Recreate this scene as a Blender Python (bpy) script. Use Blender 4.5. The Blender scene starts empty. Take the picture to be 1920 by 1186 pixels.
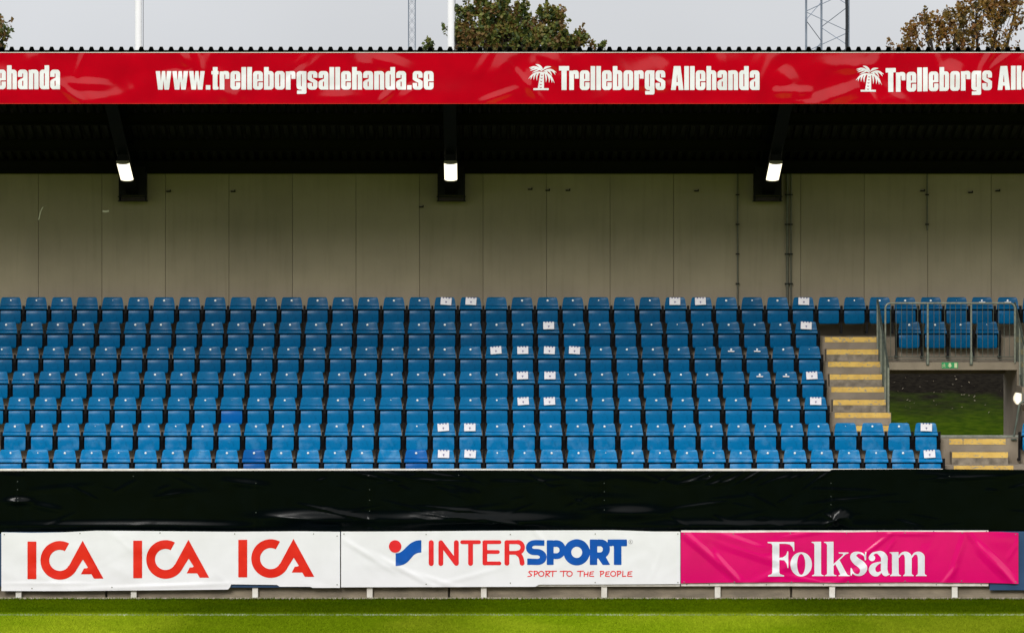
import bpy, bmesh, math, random
import numpy as np
from mathutils import Vector

random.seed(7)
rng = np.random.default_rng(11)
R = math.radians
SC = bpy.context.scene
COL = SC.collection

# ------------------------------------------------------------------ camera
CAMZ, FPX, VX, VY = 7.0, 8420.0, 897.0, 400.0      # eye height, focal length and optical axis measured in photo pixels
cam_d = bpy.data.cameras.new('camera')
cam = bpy.data.objects.new('camera', cam_d)
COL.objects.link(cam)
cam.location = (0, 0, CAMZ)
cam.rotation_euler = (R(90), 0, 0)
cam_d.sensor_width = 36.0
cam_d.lens = FPX / 1920 * 36.0
cam_d.shift_x = (960 - VX) / 1920
cam_d.shift_y = -(593 - VY) / 1920
cam_d.clip_start = 0.5
cam_d.clip_end = 4000
SC.camera = cam

# ------------------------------------------------------------------ sky (overcast) and soft sun
SUN_EL, SUN_AZ = 26.0, -14.0          # sun stands behind the photographer, a little to the left
w = bpy.data.worlds.new('World')
SC.world = w
w.use_nodes = True
nt = w.node_tree
nt.nodes.clear()
wo = nt.nodes.new('ShaderNodeOutputWorld')
bg = nt.nodes.new('ShaderNodeBackground')
sky = nt.nodes.new('ShaderNodeTexSky')
sky.sky_type = 'NISHITA'
sky.sun_disc = False
sky.sun_elevation = R(SUN_EL)
sky.sun_rotation = R(180 + SUN_AZ)
sky.dust_density = 3.0
tc = nt.nodes.new('ShaderNodeTexCoord')
sep = nt.nodes.new('ShaderNodeSeparateXYZ')
nt.links.new(tc.outputs['Generated'], sep.inputs[0])
ramp = nt.nodes.new('ShaderNodeValToRGB')          # overcast cloud layer: brighter towards the zenith
ramp.color_ramp.elements[0].position = 0.0
ramp.color_ramp.elements[0].color = (0.292, 0.300, 0.317, 1)
ramp.color_ramp.elements[1].position = 1.0
ramp.color_ramp.elements[1].color = (0.98, 0.99, 1.0, 1)
nt.links.new(sep.outputs['Z'], ramp.inputs[0])
nz = nt.nodes.new('ShaderNodeTexNoise')
nz.inputs['Scale'].default_value = 7.0
nz.inputs['Detail'].default_value = 3
nt.links.new(tc.outputs['Generated'], nz.inputs['Vector'])
cl = nt.nodes.new('ShaderNodeMapRange')
cl.inputs['To Min'].default_value = 17.0
cl.inputs['To Max'].default_value = 23.6
nt.links.new(nz.outputs['Fac'], cl.inputs['Value'])
mul = nt.nodes.new('ShaderNodeVectorMath')
mul.operation = 'SCALE'
nt.links.new(ramp.outputs[0], mul.inputs[0])
nt.links.new(cl.outputs[0], mul.inputs['Scale'])
mix = nt.nodes.new('ShaderNodeMix')
mix.data_type = 'RGBA'
mix.inputs[0].default_value = 0.9
nt.links.new(sky.outputs[0], mix.inputs[6])
nt.links.new(mul.outputs[0], mix.inputs[7])
nt.links.new(mix.outputs[2], bg.inputs[0])
bg.inputs[1].default_value = 0.10
nt.links.new(bg.outputs[0], wo.inputs[0])

sl = bpy.data.lights.new('sun', 'SUN')
sl.energy = 1.5
sl.angle = R(14)
sl.color = (1.0, 0.965, 0.92)
so = bpy.data.objects.new('sun', sl)
COL.objects.link(so)
sd = Vector((math.sin(R(SUN_AZ)) * math.cos(R(SUN_EL)), -math.cos(R(SUN_AZ)) * math.cos(R(SUN_EL)), math.sin(R(SUN_EL))))
so.rotation_euler = sd.to_track_quat('Z', 'Y').to_euler()
so.location = (-20, -40, 30)

SC.view_settings.view_transform = 'Standard'
SC.view_settings.look = 'None'
SC.view_settings.exposure = 0.12
SC.view_settings.gamma = 1.0
SC.view_settings.use_curve_mapping = False

# ------------------------------------------------------------------ measuring helpers
def wx(px, D): return (px - VX) * D / FPX
def wz(py, D): return CAMZ - (py - VY) * D / FPX

# ------------------------------------------------------------------ materials
def nodes_of(name):
    m = bpy.data.materials.new(name)
    m.use_nodes = True
    t = m.node_tree
    return m, t, t.nodes['Principled BSDF']

def noise_col(t, c1, c2, scale, detail=4, coord='Object', lo=0.35, hi=0.65, stretch=None):
    tcn = t.nodes.new('ShaderNodeTexCoord')
    src = tcn.outputs[coord]
    if stretch:
        mp = t.nodes.new('ShaderNodeMapping')
        mp.inputs['Scale'].default_value = stretch
        t.links.new(src, mp.inputs[0])
        src = mp.outputs[0]
    n = t.nodes.new('ShaderNodeTexNoise')
    n.inputs['Scale'].default_value = scale
    n.inputs['Detail'].default_value = detail
    t.links.new(src, n.inputs['Vector'])
    r = t.nodes.new('ShaderNodeValToRGB')
    r.color_ramp.elements[0].position = lo
    r.color_ramp.elements[1].position = hi
    r.color_ramp.elements[0].color = (*c1, 1)
    r.color_ramp.elements[1].color = (*c2, 1)
    t.links.new(n.outputs['Fac'], r.inputs[0])
    return r.outputs[0], n.outputs['Fac']

def mixc(t, a, b, fac, blend='MIX'):
    m = t.nodes.new('ShaderNodeMix')
    m.data_type = 'RGBA'
    m.blend_type = blend
    if isinstance(fac, float): m.inputs[0].default_value = fac
    else: t.links.new(fac, m.inputs[0])
    for s, i in ((a, 6), (b, 7)):
        if isinstance(s, tuple): m.inputs[i].default_value = (*s, 1)
        else: t.links.new(s, m.inputs[i])
    return m.outputs[2]

def bump(t, b, h, strength, dist=0.01):
    n = t.nodes.new('ShaderNodeBump')
    n.inputs['Strength'].default_value = strength
    n.inputs['Distance'].default_value = dist
    t.links.new(h, n.inputs['Height'])
    t.links.new(n.outputs[0], b.inputs['Normal'])

def mat(name, c1, c2=None, scale=8, rough=0.6, metal=0.0, spec=0.5, bmp=0.0, bscale=None, coord='Object', rand=0.0, stretch=None, lo=0.35, hi=0.65):
    m, t, b = nodes_of(name)
    c2 = c2 or tuple(x * 0.86 for x in c1)
    col, fac = noise_col(t, c1, c2, scale, 5, coord, lo, hi, stretch)
    if rand:
        oi = t.nodes.new('ShaderNodeObjectInfo')
        mr = t.nodes.new('ShaderNodeMapRange')
        mr.inputs['To Min'].default_value = 1 - rand
        mr.inputs['To Max'].default_value = 1 + rand
        t.links.new(oi.outputs['Random'], mr.inputs['Value'])
        sc = t.nodes.new('ShaderNodeVectorMath')
        sc.operation = 'SCALE'
        t.links.new(col, sc.inputs[0])
        t.links.new(mr.outputs[0], sc.inputs['Scale'])
        col = sc.outputs[0]
    t.links.new(col, b.inputs['Base Color'])
    b.inputs['Roughness'].default_value = rough
    b.inputs['Metallic'].default_value = metal
    b.inputs['Specular IOR Level'].default_value = spec
    if bmp:
        if bscale:
            _, fac = noise_col(t, c1, c2, bscale, 6, coord)
        bump(t, b, fac, bmp)
    return m

M = {}
M['concrete'] = mat('concrete', (0.285, 0.235, 0.175), (0.19, 0.155, 0.115), 2.2, 0.9, bmp=0.4, bscale=30, lo=0.3, hi=0.7)
M['riser'] = mat('mottled_concrete', (0.29, 0.245, 0.185), (0.12, 0.10, 0.075), 7.0, 0.92, bmp=0.5, bscale=40, lo=0.3, hi=0.66)
M['plinth'] = mat('plinth_concrete', (0.34, 0.28, 0.20), (0.20, 0.165, 0.12), 2.2, 0.9, bmp=0.5, bscale=35, stretch=(1, 1, 2.5))
M['kerb'] = mat('kerb_stone', (0.46, 0.40, 0.31), (0.28, 0.23, 0.17), 6, 0.9, bmp=0.5, bscale=30)
def worn_yellow():
    m, t, b = nodes_of('worn_yellow_paint')
    c, f = noise_col(t, (0.70, 0.46, 0.11), (0.58, 0.36, 0.08), 6, 6)
    chip, f2 = noise_col(t, (1, 1, 1), (0, 0, 0), 16, 8, 'Object', 0.36, 0.42, (1, 1, 2))
    t.links.new(mixc(t, c, (0.30, 0.26, 0.19), chip), b.inputs['Base Color'])
    b.inputs['Roughness'].default_value = 0.75
    bump(t, b, f2, 0.3)
    return m
M['yellow'] = worn_yellow()
M['black_steel'] = mat('black_steel', (0.005, 0.005, 0.006), (0.003, 0.003, 0.004), 10, 0.6, spec=0.15)
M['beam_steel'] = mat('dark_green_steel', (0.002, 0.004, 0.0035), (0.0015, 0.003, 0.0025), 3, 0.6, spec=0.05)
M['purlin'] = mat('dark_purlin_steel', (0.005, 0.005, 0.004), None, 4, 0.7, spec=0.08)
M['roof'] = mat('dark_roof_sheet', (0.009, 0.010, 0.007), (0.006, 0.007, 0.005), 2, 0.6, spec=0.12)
M['galv'] = mat('galvanised_steel', (0.27, 0.28, 0.23), (0.18, 0.19, 0.155), 12, 0.5, metal=0.3, bmp=0.1)
M['galv_dark'] = mat('weathered_steel', (0.11, 0.13, 0.11), (0.07, 0.085, 0.07), 12, 0.5, metal=0.4)
M['pipe'] = mat('grey_green_pipe', (0.10, 0.10, 0.075), (0.07, 0.07, 0.05), 8, 0.6)
M['white_paint'] = mat('white_paint', (0.80, 0.77, 0.71), (0.66, 0.62, 0.55), 7, 0.6, bmp=0.1)
M['pole_white'] = mat('flagpole_white', (0.90, 0.90, 0.90), (0.86, 0.86, 0.86), 1, 0.35)
M['blue_board'] = mat('navy_board', (0.012, 0.05, 0.13), (0.02, 0.065, 0.15), 3, 0.4)
M['paper'] = mat('paper_white', (0.74, 0.72, 0.78), (0.68, 0.66, 0.73), 10, 0.7)
M['ink'] = mat('violet_ink', (0.10, 0.08, 0.25), None, 10, 0.7)
M['button'] = mat('number_button', (0.86, 0.89, 0.92), None, 10, 0.2, spec=0.6)
M['mast'] = mat('mast_steel', (0.23, 0.27, 0.33), (0.16, 0.19, 0.24), 3, 0.5, metal=0.3)
M['cable'] = mat('black_cable', (0.01, 0.013, 0.018), None, 5, 0.5)
M['white_vinyl'] = mat('white_vinyl', (0.82, 0.82, 0.845), (0.76, 0.76, 0.775), 2.2, 0.32, spec=0.5, lo=0.3, hi=0.75)
M['red_vinyl'] = mat('red_vinyl', (0.47, 0.0004, 0.009), (0.40, 0.0004, 0.008), 2.0, 0.09, spec=0.5)
M['print_white'] = mat('white_print', (0.79, 0.80, 0.85), None, 3, 0.3)
M['pink_vinyl'] = mat('magenta_vinyl', (0.72, 0.0004, 0.15), (0.64, 0.0004, 0.13), 1.5, 0.17, spec=0.5)
M['ink_red'] = mat('red_print', (0.74, 0.024, 0.010), (0.66, 0.014, 0.006), 5, 0.35, spec=0.3)
M['ink_red2'] = mat('bright_red_print', (0.78, 0.014, 0.022), (0.70, 0.01, 0.015), 5, 0.35)
M['ink_blue'] = mat('blue_print', (0.002, 0.085, 0.42), (0.002, 0.075, 0.36), 5, 0.35, spec=0.25)
M['ink_grey'] = mat('grey_print', (0.45, 0.45, 0.45), None, 5, 0.5)
M['tarp'] = mat('black_tarpaulin', (0.0008, 0.0022, 0.0026), (0.0005, 0.0016, 0.0018), 3, 0.16, spec=0.10)
M['green_sign'] = mat('exit_green', (0.02, 0.30, 0.10), None, 10, 0.4)
M['sign_pale'] = mat('exit_pale', (0.62, 0.68, 0.40), None, 10, 0.4)
M['soil'] = mat('dark_soil', (0.012, 0.010, 0.008), (0.007, 0.006, 0.005), 5, 1.0, bmp=0.8, bscale=20)
M['bank_grass'] = mat('bank_grass', (0.030, 0.055, 0.005), (0.020, 0.040, 0.004), 6, 1.0, bmp=0.8, bscale=40)
M['leaf_litter'] = mat('dry_leaf', (0.20, 0.17, 0.12), (0.12, 0.09, 0.05), 3, 0.8)
M['bark'] = mat('bark', (0.06, 0.045, 0.032), (0.035, 0.027, 0.02), 8, 0.95, bmp=0.8, bscale=18)
M['lamp_cap'] = mat('lamp_grey', (0.16, 0.15, 0.12), None, 6, 0.5)
M['stand_far'] = mat('dark_stand', (0.03, 0.03, 0.034), None, 1, 0.8)

def wall_mat():
    m, t, b = nodes_of('beige_wall_panel')
    col, fac = noise_col(t, (0.275, 0.236, 0.168), (0.235, 0.202, 0.144), 1.3, 6, lo=0.3, hi=0.7)
    streak, _ = noise_col(t, (0.92, 0.92, 0.90), (1, 1, 1), 2.0, 5, lo=0.28, hi=0.5, stretch=(5, 1, 0.35))
    oi = t.nodes.new('ShaderNodeObjectInfo')
    mr = t.nodes.new('ShaderNodeMapRange')
    mr.inputs['To Min'].default_value = 0.93
    mr.inputs['To Max'].default_value = 1.05
    t.links.new(oi.outputs['Random'], mr.inputs['Value'])
    c = mixc(t, col, streak, 1.0, 'MULTIPLY')
    sc = t.nodes.new('ShaderNodeVectorMath'); sc.operation = 'SCALE'
    t.links.new(c, sc.inputs[0]); t.links.new(mr.outputs[0], sc.inputs['Scale'])
    t.links.new(sc.outputs[0], b.inputs['Base Color'])
    b.inputs['Roughness'].default_value = 0.85
    b.inputs['Specular IOR Level'].default_value = 0.25
    _, f2 = noise_col(t, (0, 0, 0), (1, 1, 1), 45, 3)
    bump(t, b, f2, 0.25)
    return m
M['wall'] = wall_mat()

def seat_mat(name, c1, c2, fade):
    m, t, b = nodes_of(name)
    col, fac = noise_col(t, c1, c2, 14, 5, lo=0.4, hi=0.75)
    oi = t.nodes.new('ShaderNodeObjectInfo')
    mr = t.nodes.new('ShaderNodeMapRange')
    mr.inputs['To Min'].default_value = 0.86
    mr.inputs['To Max'].default_value = 1.12
    t.links.new(oi.outputs['Random'], mr.inputs['Value'])
    sc = t.nodes.new('ShaderNodeVectorMath'); sc.operation = 'SCALE'
    t.links.new(col, sc.inputs[0]); t.links.new(mr.outputs[0], sc.inputs['Scale'])
    out = sc.outputs[0]
    if fade:    # front rows painted brighter for light under the roof, plus chalky weather-bleached patches
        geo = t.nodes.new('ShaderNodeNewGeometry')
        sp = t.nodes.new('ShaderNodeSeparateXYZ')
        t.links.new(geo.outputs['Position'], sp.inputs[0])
        front_lit = t.nodes.new('ShaderNodeMapRange')
        front_lit.inputs['From Min'].default_value = 86.2
        front_lit.inputs['From Max'].default_value = 82.3
        t.links.new(sp.outputs['Y'], front_lit.inputs['Value'])
        out = mixc(t, out, (0.001, 0.172, 0.42), front_lit.outputs[0])
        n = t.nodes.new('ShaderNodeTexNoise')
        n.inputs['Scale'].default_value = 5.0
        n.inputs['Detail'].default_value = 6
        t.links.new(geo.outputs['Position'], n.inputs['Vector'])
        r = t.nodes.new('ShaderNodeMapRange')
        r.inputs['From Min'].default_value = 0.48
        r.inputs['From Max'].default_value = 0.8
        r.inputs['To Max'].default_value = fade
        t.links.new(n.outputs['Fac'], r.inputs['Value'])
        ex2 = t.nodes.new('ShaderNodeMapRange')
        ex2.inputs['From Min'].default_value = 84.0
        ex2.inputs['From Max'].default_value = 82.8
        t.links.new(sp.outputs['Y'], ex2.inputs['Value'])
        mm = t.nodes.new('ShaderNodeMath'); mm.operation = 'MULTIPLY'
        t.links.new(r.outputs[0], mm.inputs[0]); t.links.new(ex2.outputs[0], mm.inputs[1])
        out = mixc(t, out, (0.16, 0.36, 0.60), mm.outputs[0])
        # grime specks
        g1, _ = noise_col(t, (0.55, 0.55, 0.55), (1, 1, 1), 22, 7, 'Object', 0.30, 0.44)
        out = mixc(t, out, g1, 0.55, 'MULTIPLY')
    t.links.new(out, b.inputs['Base Color'])
    rr = t.nodes.new('ShaderNodeMapRange')
    rr.inputs['To Min'].default_value = 0.16
    rr.inputs['To Max'].default_value = 0.32
    t.links.new(fac, rr.inputs['Value'])
    t.links.new(rr.outputs[0], b.inputs['Roughness'])
    b.inputs['Specular IOR Level'].default_value = 0.09
    return m
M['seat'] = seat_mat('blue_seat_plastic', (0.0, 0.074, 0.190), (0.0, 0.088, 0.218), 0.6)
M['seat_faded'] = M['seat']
M['seat_new'] = seat_mat('deep_blue_seat_plastic', (0.0, 0.092, 0.33), (0.0, 0.10, 0.355), 0)

def emis(name, c, s):
    m, t, b = nodes_of(name)
    b.inputs['Base Color'].default_value = (0.8, 0.8, 0.75, 1)
    b.inputs['Emission Color'].default_value = (*c, 1)
    b.inputs['Emission Strength'].default_value = s
    return m
M['tube_light'] = emis('lit_diffuser', (1.0, 0.90, 0.66), 1.7)
M['bulk_light'] = emis('lit_bulkhead_lens', (1.0, 0.80, 0.50), 0.55)

TOUCH_Y = 78.27
def grass_mat(name, blades):
    m, t, b = nodes_of(name)
    geo = t.nodes.new('ShaderNodeNewGeometry')
    sp = t.nodes.new('ShaderNodeSeparateXYZ')
    t.links.new(geo.outputs['Position'], sp.inputs[0])
    def noise(scale, stretch, detail=4):
        mp = t.nodes.new('ShaderNodeMapping')
        mp.inputs['Scale'].default_value = stretch
        t.links.new(geo.outputs['Position'], mp.inputs[0])
        n = t.nodes.new('ShaderNodeTexNoise')
        n.inputs['Scale'].default_value = scale
        n.inputs['Detail'].default_value = detail
        t.links.new(mp.outputs[0], n.inputs['Vector'])
        return n.outputs['Fac']
    def mrange(v, a, c, lo=0.0, hi=1.0):
        r = t.nodes.new('ShaderNodeMapRange')
        r.inputs['From Min'].default_value = a
        r.inputs['From Max'].default_value = c
        r.inputs['To Min'].default_value = lo
        r.inputs['To Max'].default_value = hi
        t.links.new(v, r.inputs['Value'])
        return r.outputs[0]
    light = mixc(t, (0.215, 0.275, 0.010), (0.150, 0.225, 0.004), mrange(noise(0.35, (1, 0.5, 1)), 0.42, 0.6))
    dark = mixc(t, (0.050, 0.088, 0.0008), (0.068, 0.105, 0.001), mrange(noise(0.8, (1, 1, 1)), 0.35, 0.65))
    outer = mrange(sp.outputs['Y'], TOUCH_Y + 0.05, TOUCH_Y + 0.7)         # unmown run-off is a darker grass
    c = mixc(t, light, dark, outer)
    # mowing direction: alternating blade lean, bands about 5 m wide across the pitch
    sn = t.nodes.new('ShaderNodeMath'); sn.operation = 'SINE'
    m1 = t.nodes.new('ShaderNodeMath'); m1.operation = 'MULTIPLY'
    m1.inputs[1].default_value = 2 * math.pi / 10.8
    t.links.new(sp.outputs['X'], m1.inputs[0]); t.links.new(m1.outputs[0], sn.inputs[0])
    band = mrange(sn.outputs[0], -0.35, 0.35, 0.78, 1.1)
    scb = t.nodes.new('ShaderNodeVectorMath'); scb.operation = 'SCALE'
    t.links.new(c, scb.inputs[0]); t.links.new(band, scb.inputs['Scale'])
    fine = mrange(noise(9, (1, 0.35, 1), 6), 0.3, 0.7, 0.90, 1.10)
    sc2 = t.nodes.new('ShaderNodeVectorMath'); sc2.operation = 'SCALE'
    t.links.new(scb.outputs[0], sc2.inputs[0]); t.links.new(fine, sc2.inputs['Scale'])
    t.links.new(sc2.outputs[0], b.inputs['Base Color'])
    b.inputs['Roughness'].default_value = 1.0
    b.inputs['Specular IOR Level'].default_value = 0.0
    return m
M['turf'] = grass_mat('pitch_turf', False)
M['chalk'] = mat('line_paint', (0.40, 0.46, 0.32), (0.12, 0.19, 0.04), 2.5, 0.9, coord='Object', lo=0.42, hi=0.66)

def leaf_mat(name, cols):
    m, t, b = nodes_of(name)
    at = t.nodes.new('ShaderNodeAttribute')
    at.attribute_name = 'tint'
    r = t.nodes.new('ShaderNodeValToRGB')
    r.color_ramp.elements[0].color = (*cols[0], 1)
    r.color_ramp.elements[1].color = (*cols[-1], 1)
    for i, c in enumerate(cols[1:-1]):
        e = r.color_ramp.elements.new((i + 1) / (len(cols) - 1))
        e.color = (*c, 1)
    t.links.new(at.outputs['Fac'], r.inputs[0])
    t.links.new(r.outputs[0], b.inputs['Base Color'])
    b.inputs['Roughness'].default_value = 0.6
    tr = t.nodes.new('ShaderNodeBsdfTranslucent')
    t.links.new(r.outputs[0], tr.inputs[0])
    ms = t.nodes.new('ShaderNodeMixShader')
    ms.inputs[0].default_value = 0.25
    out = t.nodes['Material Output']
    t.links.new(b.outputs[0], ms.inputs[1]); t.links.new(tr.outputs[0], ms.inputs[2])
    t.links.new(ms.outputs[0], out.inputs[0])
    return m
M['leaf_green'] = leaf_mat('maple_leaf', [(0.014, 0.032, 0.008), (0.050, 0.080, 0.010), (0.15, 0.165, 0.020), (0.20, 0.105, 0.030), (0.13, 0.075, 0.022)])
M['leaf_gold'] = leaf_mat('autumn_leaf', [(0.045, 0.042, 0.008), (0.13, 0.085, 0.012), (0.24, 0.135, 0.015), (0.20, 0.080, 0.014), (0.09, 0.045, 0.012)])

# ------------------------------------------------------------------ object helpers
def link(name, me, m=None, parent=None, loc=None, smooth=False):
    o = bpy.data.objects.new(name, me)
    COL.objects.link(o)
    if m is not None and len(me.materials) == 0:
        me.materials.append(m)
    if parent is not None: o.parent = parent
    if loc is not None: o.location = loc
    return o

def tag(o, label, cat, group=None):
    o['label'] = label
    o['category'] = cat
    if group: o['group'] = group
    return o

def thing(name, label, cat, loc=(0, 0, 0), group=None):
    o = bpy.data.objects.new(name, None)
    COL.objects.link(o)
    o.location = loc
    o.empty_display_size = 0.2
    return tag(o, label, cat, group)

def struct(o):
    o['kind'] = 'structure'
    return o

def mesh_of(verts, faces, smooth=False, sharp=None):
    me = bpy.data.meshes.new('m')
    me.from_pydata([tuple(map(float, v)) for v in verts], [], [tuple(map(int, f)) for f in faces])
    me.update()
    if smooth:
        me.polygons.foreach_set('use_smooth', [True] * len(me.polygons))
        if sharp: me.set_sharp_from_angle(angle=R(sharp))
    return me

class Geo:
    """collects boxes, bars, prisms and tubes for ONE mesh"""
    def __init__(self): self.v, self.f = [], []
    def add(self, vs, fs):
        n = len(self.v)
        self.v += [tuple(p) for p in vs]
        self.f += [tuple(i + n for i in f) for f in fs]
        return self
    def box(self, x0, x1, y0, y1, z0, z1):
        return self.add([(x0, y0, z0), (x1, y0, z0), (x1, y1, z0), (x0, y1, z0), (x0, y0, z1), (x1, y0, z1), (x1, y1, z1), (x0, y1, z1)],
                        [(0, 3, 2, 1), (4, 5, 6, 7), (0, 1, 5, 4), (1, 2, 6, 5), (2, 3, 7, 6), (3, 0, 4, 7)])
    def prism_x(self, prof, x0, x1):           # closed profile in (y, z), extruded along x
        n = len(prof)
        vs = [(x0, y, z) for y, z in prof] + [(x1, y, z) for y, z in prof]
        fs = [(i, (i + 1) % n, n + (i + 1) % n, n + i) for i in range(n)] + [tuple(range(n))[::-1], tuple(range(n, 2 * n))]
        return self.add(vs, fs)
    def prism_y(self, prof, y0, y1):           # closed profile in (x, z), extruded along y
        n = len(prof)
        vs = [(x, y0, z) for x, z in prof] + [(x, y1, z) for x, z in prof]
        fs = [(i, (i + 1) % n, n + (i + 1) % n, n + i) for i in range(n)] + [tuple(range(n))[::-1], tuple(range(n, 2 * n))]
        return self.add(vs, fs)
    def tube(self, pts, r, n=8, r2=None):
        pts = [Vector(p) for p in pts]
        r2 = r if r2 is None else r2
        rings = []
        up = None
        for i, p in enumerate(pts):
            d = (pts[min(i + 1, len(pts) - 1)] - pts[max(i - 1, 0)]).normalized()
            if up is None: up = Vector((0, 0, 1)) if abs(d.z) < 0.9 else Vector((1, 0, 0))
            a = d.cross(up).normalized()
            b = a.cross(d).normalized()
            up = b
            rr = r + (r2 - r) * i / max(1, len(pts) - 1)
            rings.append([p + a * (rr * math.cos(2 * math.pi * k / n)) + b * (rr * math.sin(2 * math.pi * k / n)) for k in range(n)])
        vs = [v for ring in rings for v in ring]
        fs = []
        for i in range(len(rings) - 1):
            for k in range(n):
                fs.append((i * n + k, i * n + (k + 1) % n, (i + 1) * n + (k + 1) % n, (i + 1) * n + k))
        fs.append(tuple(range(n))[::-1])
        fs.append(tuple(range((len(rings) - 1) * n, len(rings) * n)))
        return self.add(vs, fs)
    def build(self, name, m, parent=None, loc=None, bevel=0.0, smooth=False, sharp=40):
        me = mesh_of(self.v, self.f)
        bm = bmesh.new(); bm.from_mesh(me)
        bmesh.ops.recalc_face_normals(bm, faces=bm.faces)
        if bevel:
            bmesh.ops.bevel(bm, geom=bm.edges[:], offset=bevel, segments=1, affect='EDGES', clamp_overlap=True)
        bm.to_mesh(me); bm.free()
        if smooth:
            me.polygons.foreach_set('use_smooth', [True] * len(me.polygons))
            me.set_sharp_from_angle(angle=R(sharp))
        return link(name, me, m, parent, loc)

# ================================================================== ROW GEOMETRY
RISE, TREAD = 0.4517, 0.8
FLOOR0, EDGE0 = 1.897, 82.05
def floor_z(k): return FLOOR0 + RISE * k
def edge_y(k): return EDGE0 + TREAD * k
def seat_y(k): return 82.6 + TREAD * k
def seat_x(n): return -9.105 + 0.4976 * n
XL, XR = -13.0, 14.0                 # the length of stand that is built
VL, VR = 7.76, 10.32                 # passage opening
SL, SR = 6.70, 7.70                  # stair flight
WALL_Y = 88.05

# ================================================================== GROUND
def sheet(name, x0, x1, y0, y1, z, m):
    return link(name, mesh_of([(x0, y0, z), (x1, y0, z), (x1, y1, z), (x0, y1, z)], [(0, 1, 2, 3)]), m)
ground = struct(sheet('ground', -1500, 1500, -1200, 2500, -0.02, M['bank_grass']))
pitch = struct(sheet('pitch', -60, 60, 2, 81.42, 0.0, M['turf']))

def blades(name, m, x0, x1, y0, y1, count, h, wd, seed):
    g = np.random.default_rng(seed)
    x = g.uniform(x0, x1, count); y = g.uniform(y0, y1, count)
    a = g.uniform(0, math.pi, count)
    hh = h * g.uniform(0.5, 1.15, count)
    lx = g.normal(0, 0.35, count) * hh; ly = g.normal(0.0, 0.35, count) * hh
    dx = np.cos(a) * wd; dy = np.sin(a) * wd
    v = np.empty((count, 3, 3))
    v[:, 0] = np.stack([x - dx, y - dy, np.full(count, -0.004)], 1)
    v[:, 1] = np.stack([x + dx, y + dy, np.full(count, -0.004)], 1)
    v[:, 2] = np.stack([x + lx, y + ly, hh], 1)
    me = bpy.data.meshes.new(name)
    me.vertices.add(count * 3)
    me.vertices.foreach_set('co', v.reshape(-1))
    me.loops.add(count * 3)
    me.loops.foreach_set('vertex_index', np.arange(count * 3, dtype=np.int32))
    me.polygons.add(count)
    me.polygons.foreach_set('loop_start', np.arange(0, count * 3, 3, dtype=np.int32))
    me.polygons.foreach_set('loop_total', np.full(count, 3, dtype=np.int32))
    me.update(); me.validate()
    return link(name, me, m)
gb = blades('grass', M['turf'], -11.5, 12.5, 73.8, 81.40, 330000, 0.030, 0.006, 3)
gb['kind'] = 'stuff'; gb['label'] = 'short mown grass of the football pitch'; gb['category'] = 'grass'
ge = blades('grass_edge', M['turf'], -11.5, 12.5, 81.33, 81.45, 14000, 0.055, 0.006, 5)
ge['kind'] = 'stuff'; ge['label'] = 'ragged grass fringe along the kerb below the boards'; ge['category'] = 'grass'
tl = blades('touchline', M['chalk'], -11.5, 12.5, TOUCH_Y - 0.05, TOUCH_Y + 0.05, 8500, 0.032, 0.0065, 4)
struct(tl)
kg = Geo()
kerb = struct(Geo().box(XL, XR, 81.47, 81.62, -0.05, 0.028).build('kerb', M['kerb'], bevel=0.008))

# bank behind the stand
def bank_mat():
    m, t, b = nodes_of('bank_grass_to_soil')
    geo = t.nodes.new('ShaderNodeNewGeometry')
    sp = t.nodes.new('ShaderNodeSeparateXYZ')
    t.links.new(geo.outputs['Position'], sp.inputs[0])
    g1, f1 = noise_col(t, (0.040, 0.066, 0.004), (0.022, 0.044, 0.003), 5, 6)
    s1, f2 = noise_col(t, (0.014, 0.012, 0.009), (0.007, 0.006, 0.005), 8, 6)
    _, f3 = noise_col(t, (0, 0, 0), (1, 1, 1), 1.6, 7)
    ad = t.nodes.new('ShaderNodeMath'); ad.operation = 'MULTIPLY_ADD'
    ad.inputs[1].default_value = 4.0
    t.links.new(f3, ad.inputs[0]); t.links.new(sp.outputs['Y'], ad.inputs[2])
    mr = t.nodes.new('ShaderNodeMapRange')
    mr.inputs['From Min'].default_value = 97.6; mr.inputs['From Max'].default_value = 100.8
    t.links.new(ad.outputs[0], mr.inputs['Value'])
    t.links.new(mixc(t, g1, s1, mr.outputs[0]), b.inputs['Base Color'])
    b.inputs['Roughness'].default_value = 1.0
    b.inputs['Specular IOR Level'].default_value = 0.0
    bump(t, b, f2, 0.6, 0.03)
    return m
gB = Geo().prism_x([(90.5, -0.4), (90.5, 1.6), (93.5, 2.1), (97.2, 2.78), (100.0, 3.32), (104.0, 4.15), (118.0, 4.6), (118, -0.4)], -40, 40)
bank = struct(gB.build('bank', bank_mat()))
def bank_z(y):
    ps = [(90.5, 1.6), (93.5, 2.1), (97.2, 2.78), (100.0, 3.32), (104.0, 4.15), (118.0, 4.6)]
    return float(np.interp(y, [p[0] for p in ps], [p[1] for p in ps]))
lv, lf = [], []
for i in range(260):
    y = random.uniform(96.6, 103.5); x = random.uniform(5, 15)
    if y < 97.3 and random.random() < 0.5: continue
    z = bank_z(y) + 0.015; s = random.uniform(0.012, 0.03); a = random.uniform(0, 6.28)
    n = len(lv)
    for q in range(4):
        aa = a + q * math.pi / 2
        lv.append((x + math.cos(aa) * s, y + math.sin(aa) * s * 0.8, z + random.uniform(0, 0.04)))
    lf.append((n, n + 1, n + 2, n + 3))
fl = link('fallen_leaves', mesh_of(lv, lf), M['leaf_litter'])
fl['kind'] = 'stuff'; fl['label'] = 'pale fallen leaves scattered on the dark slope behind the passage'; fl['category'] = 'leaves'

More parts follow.
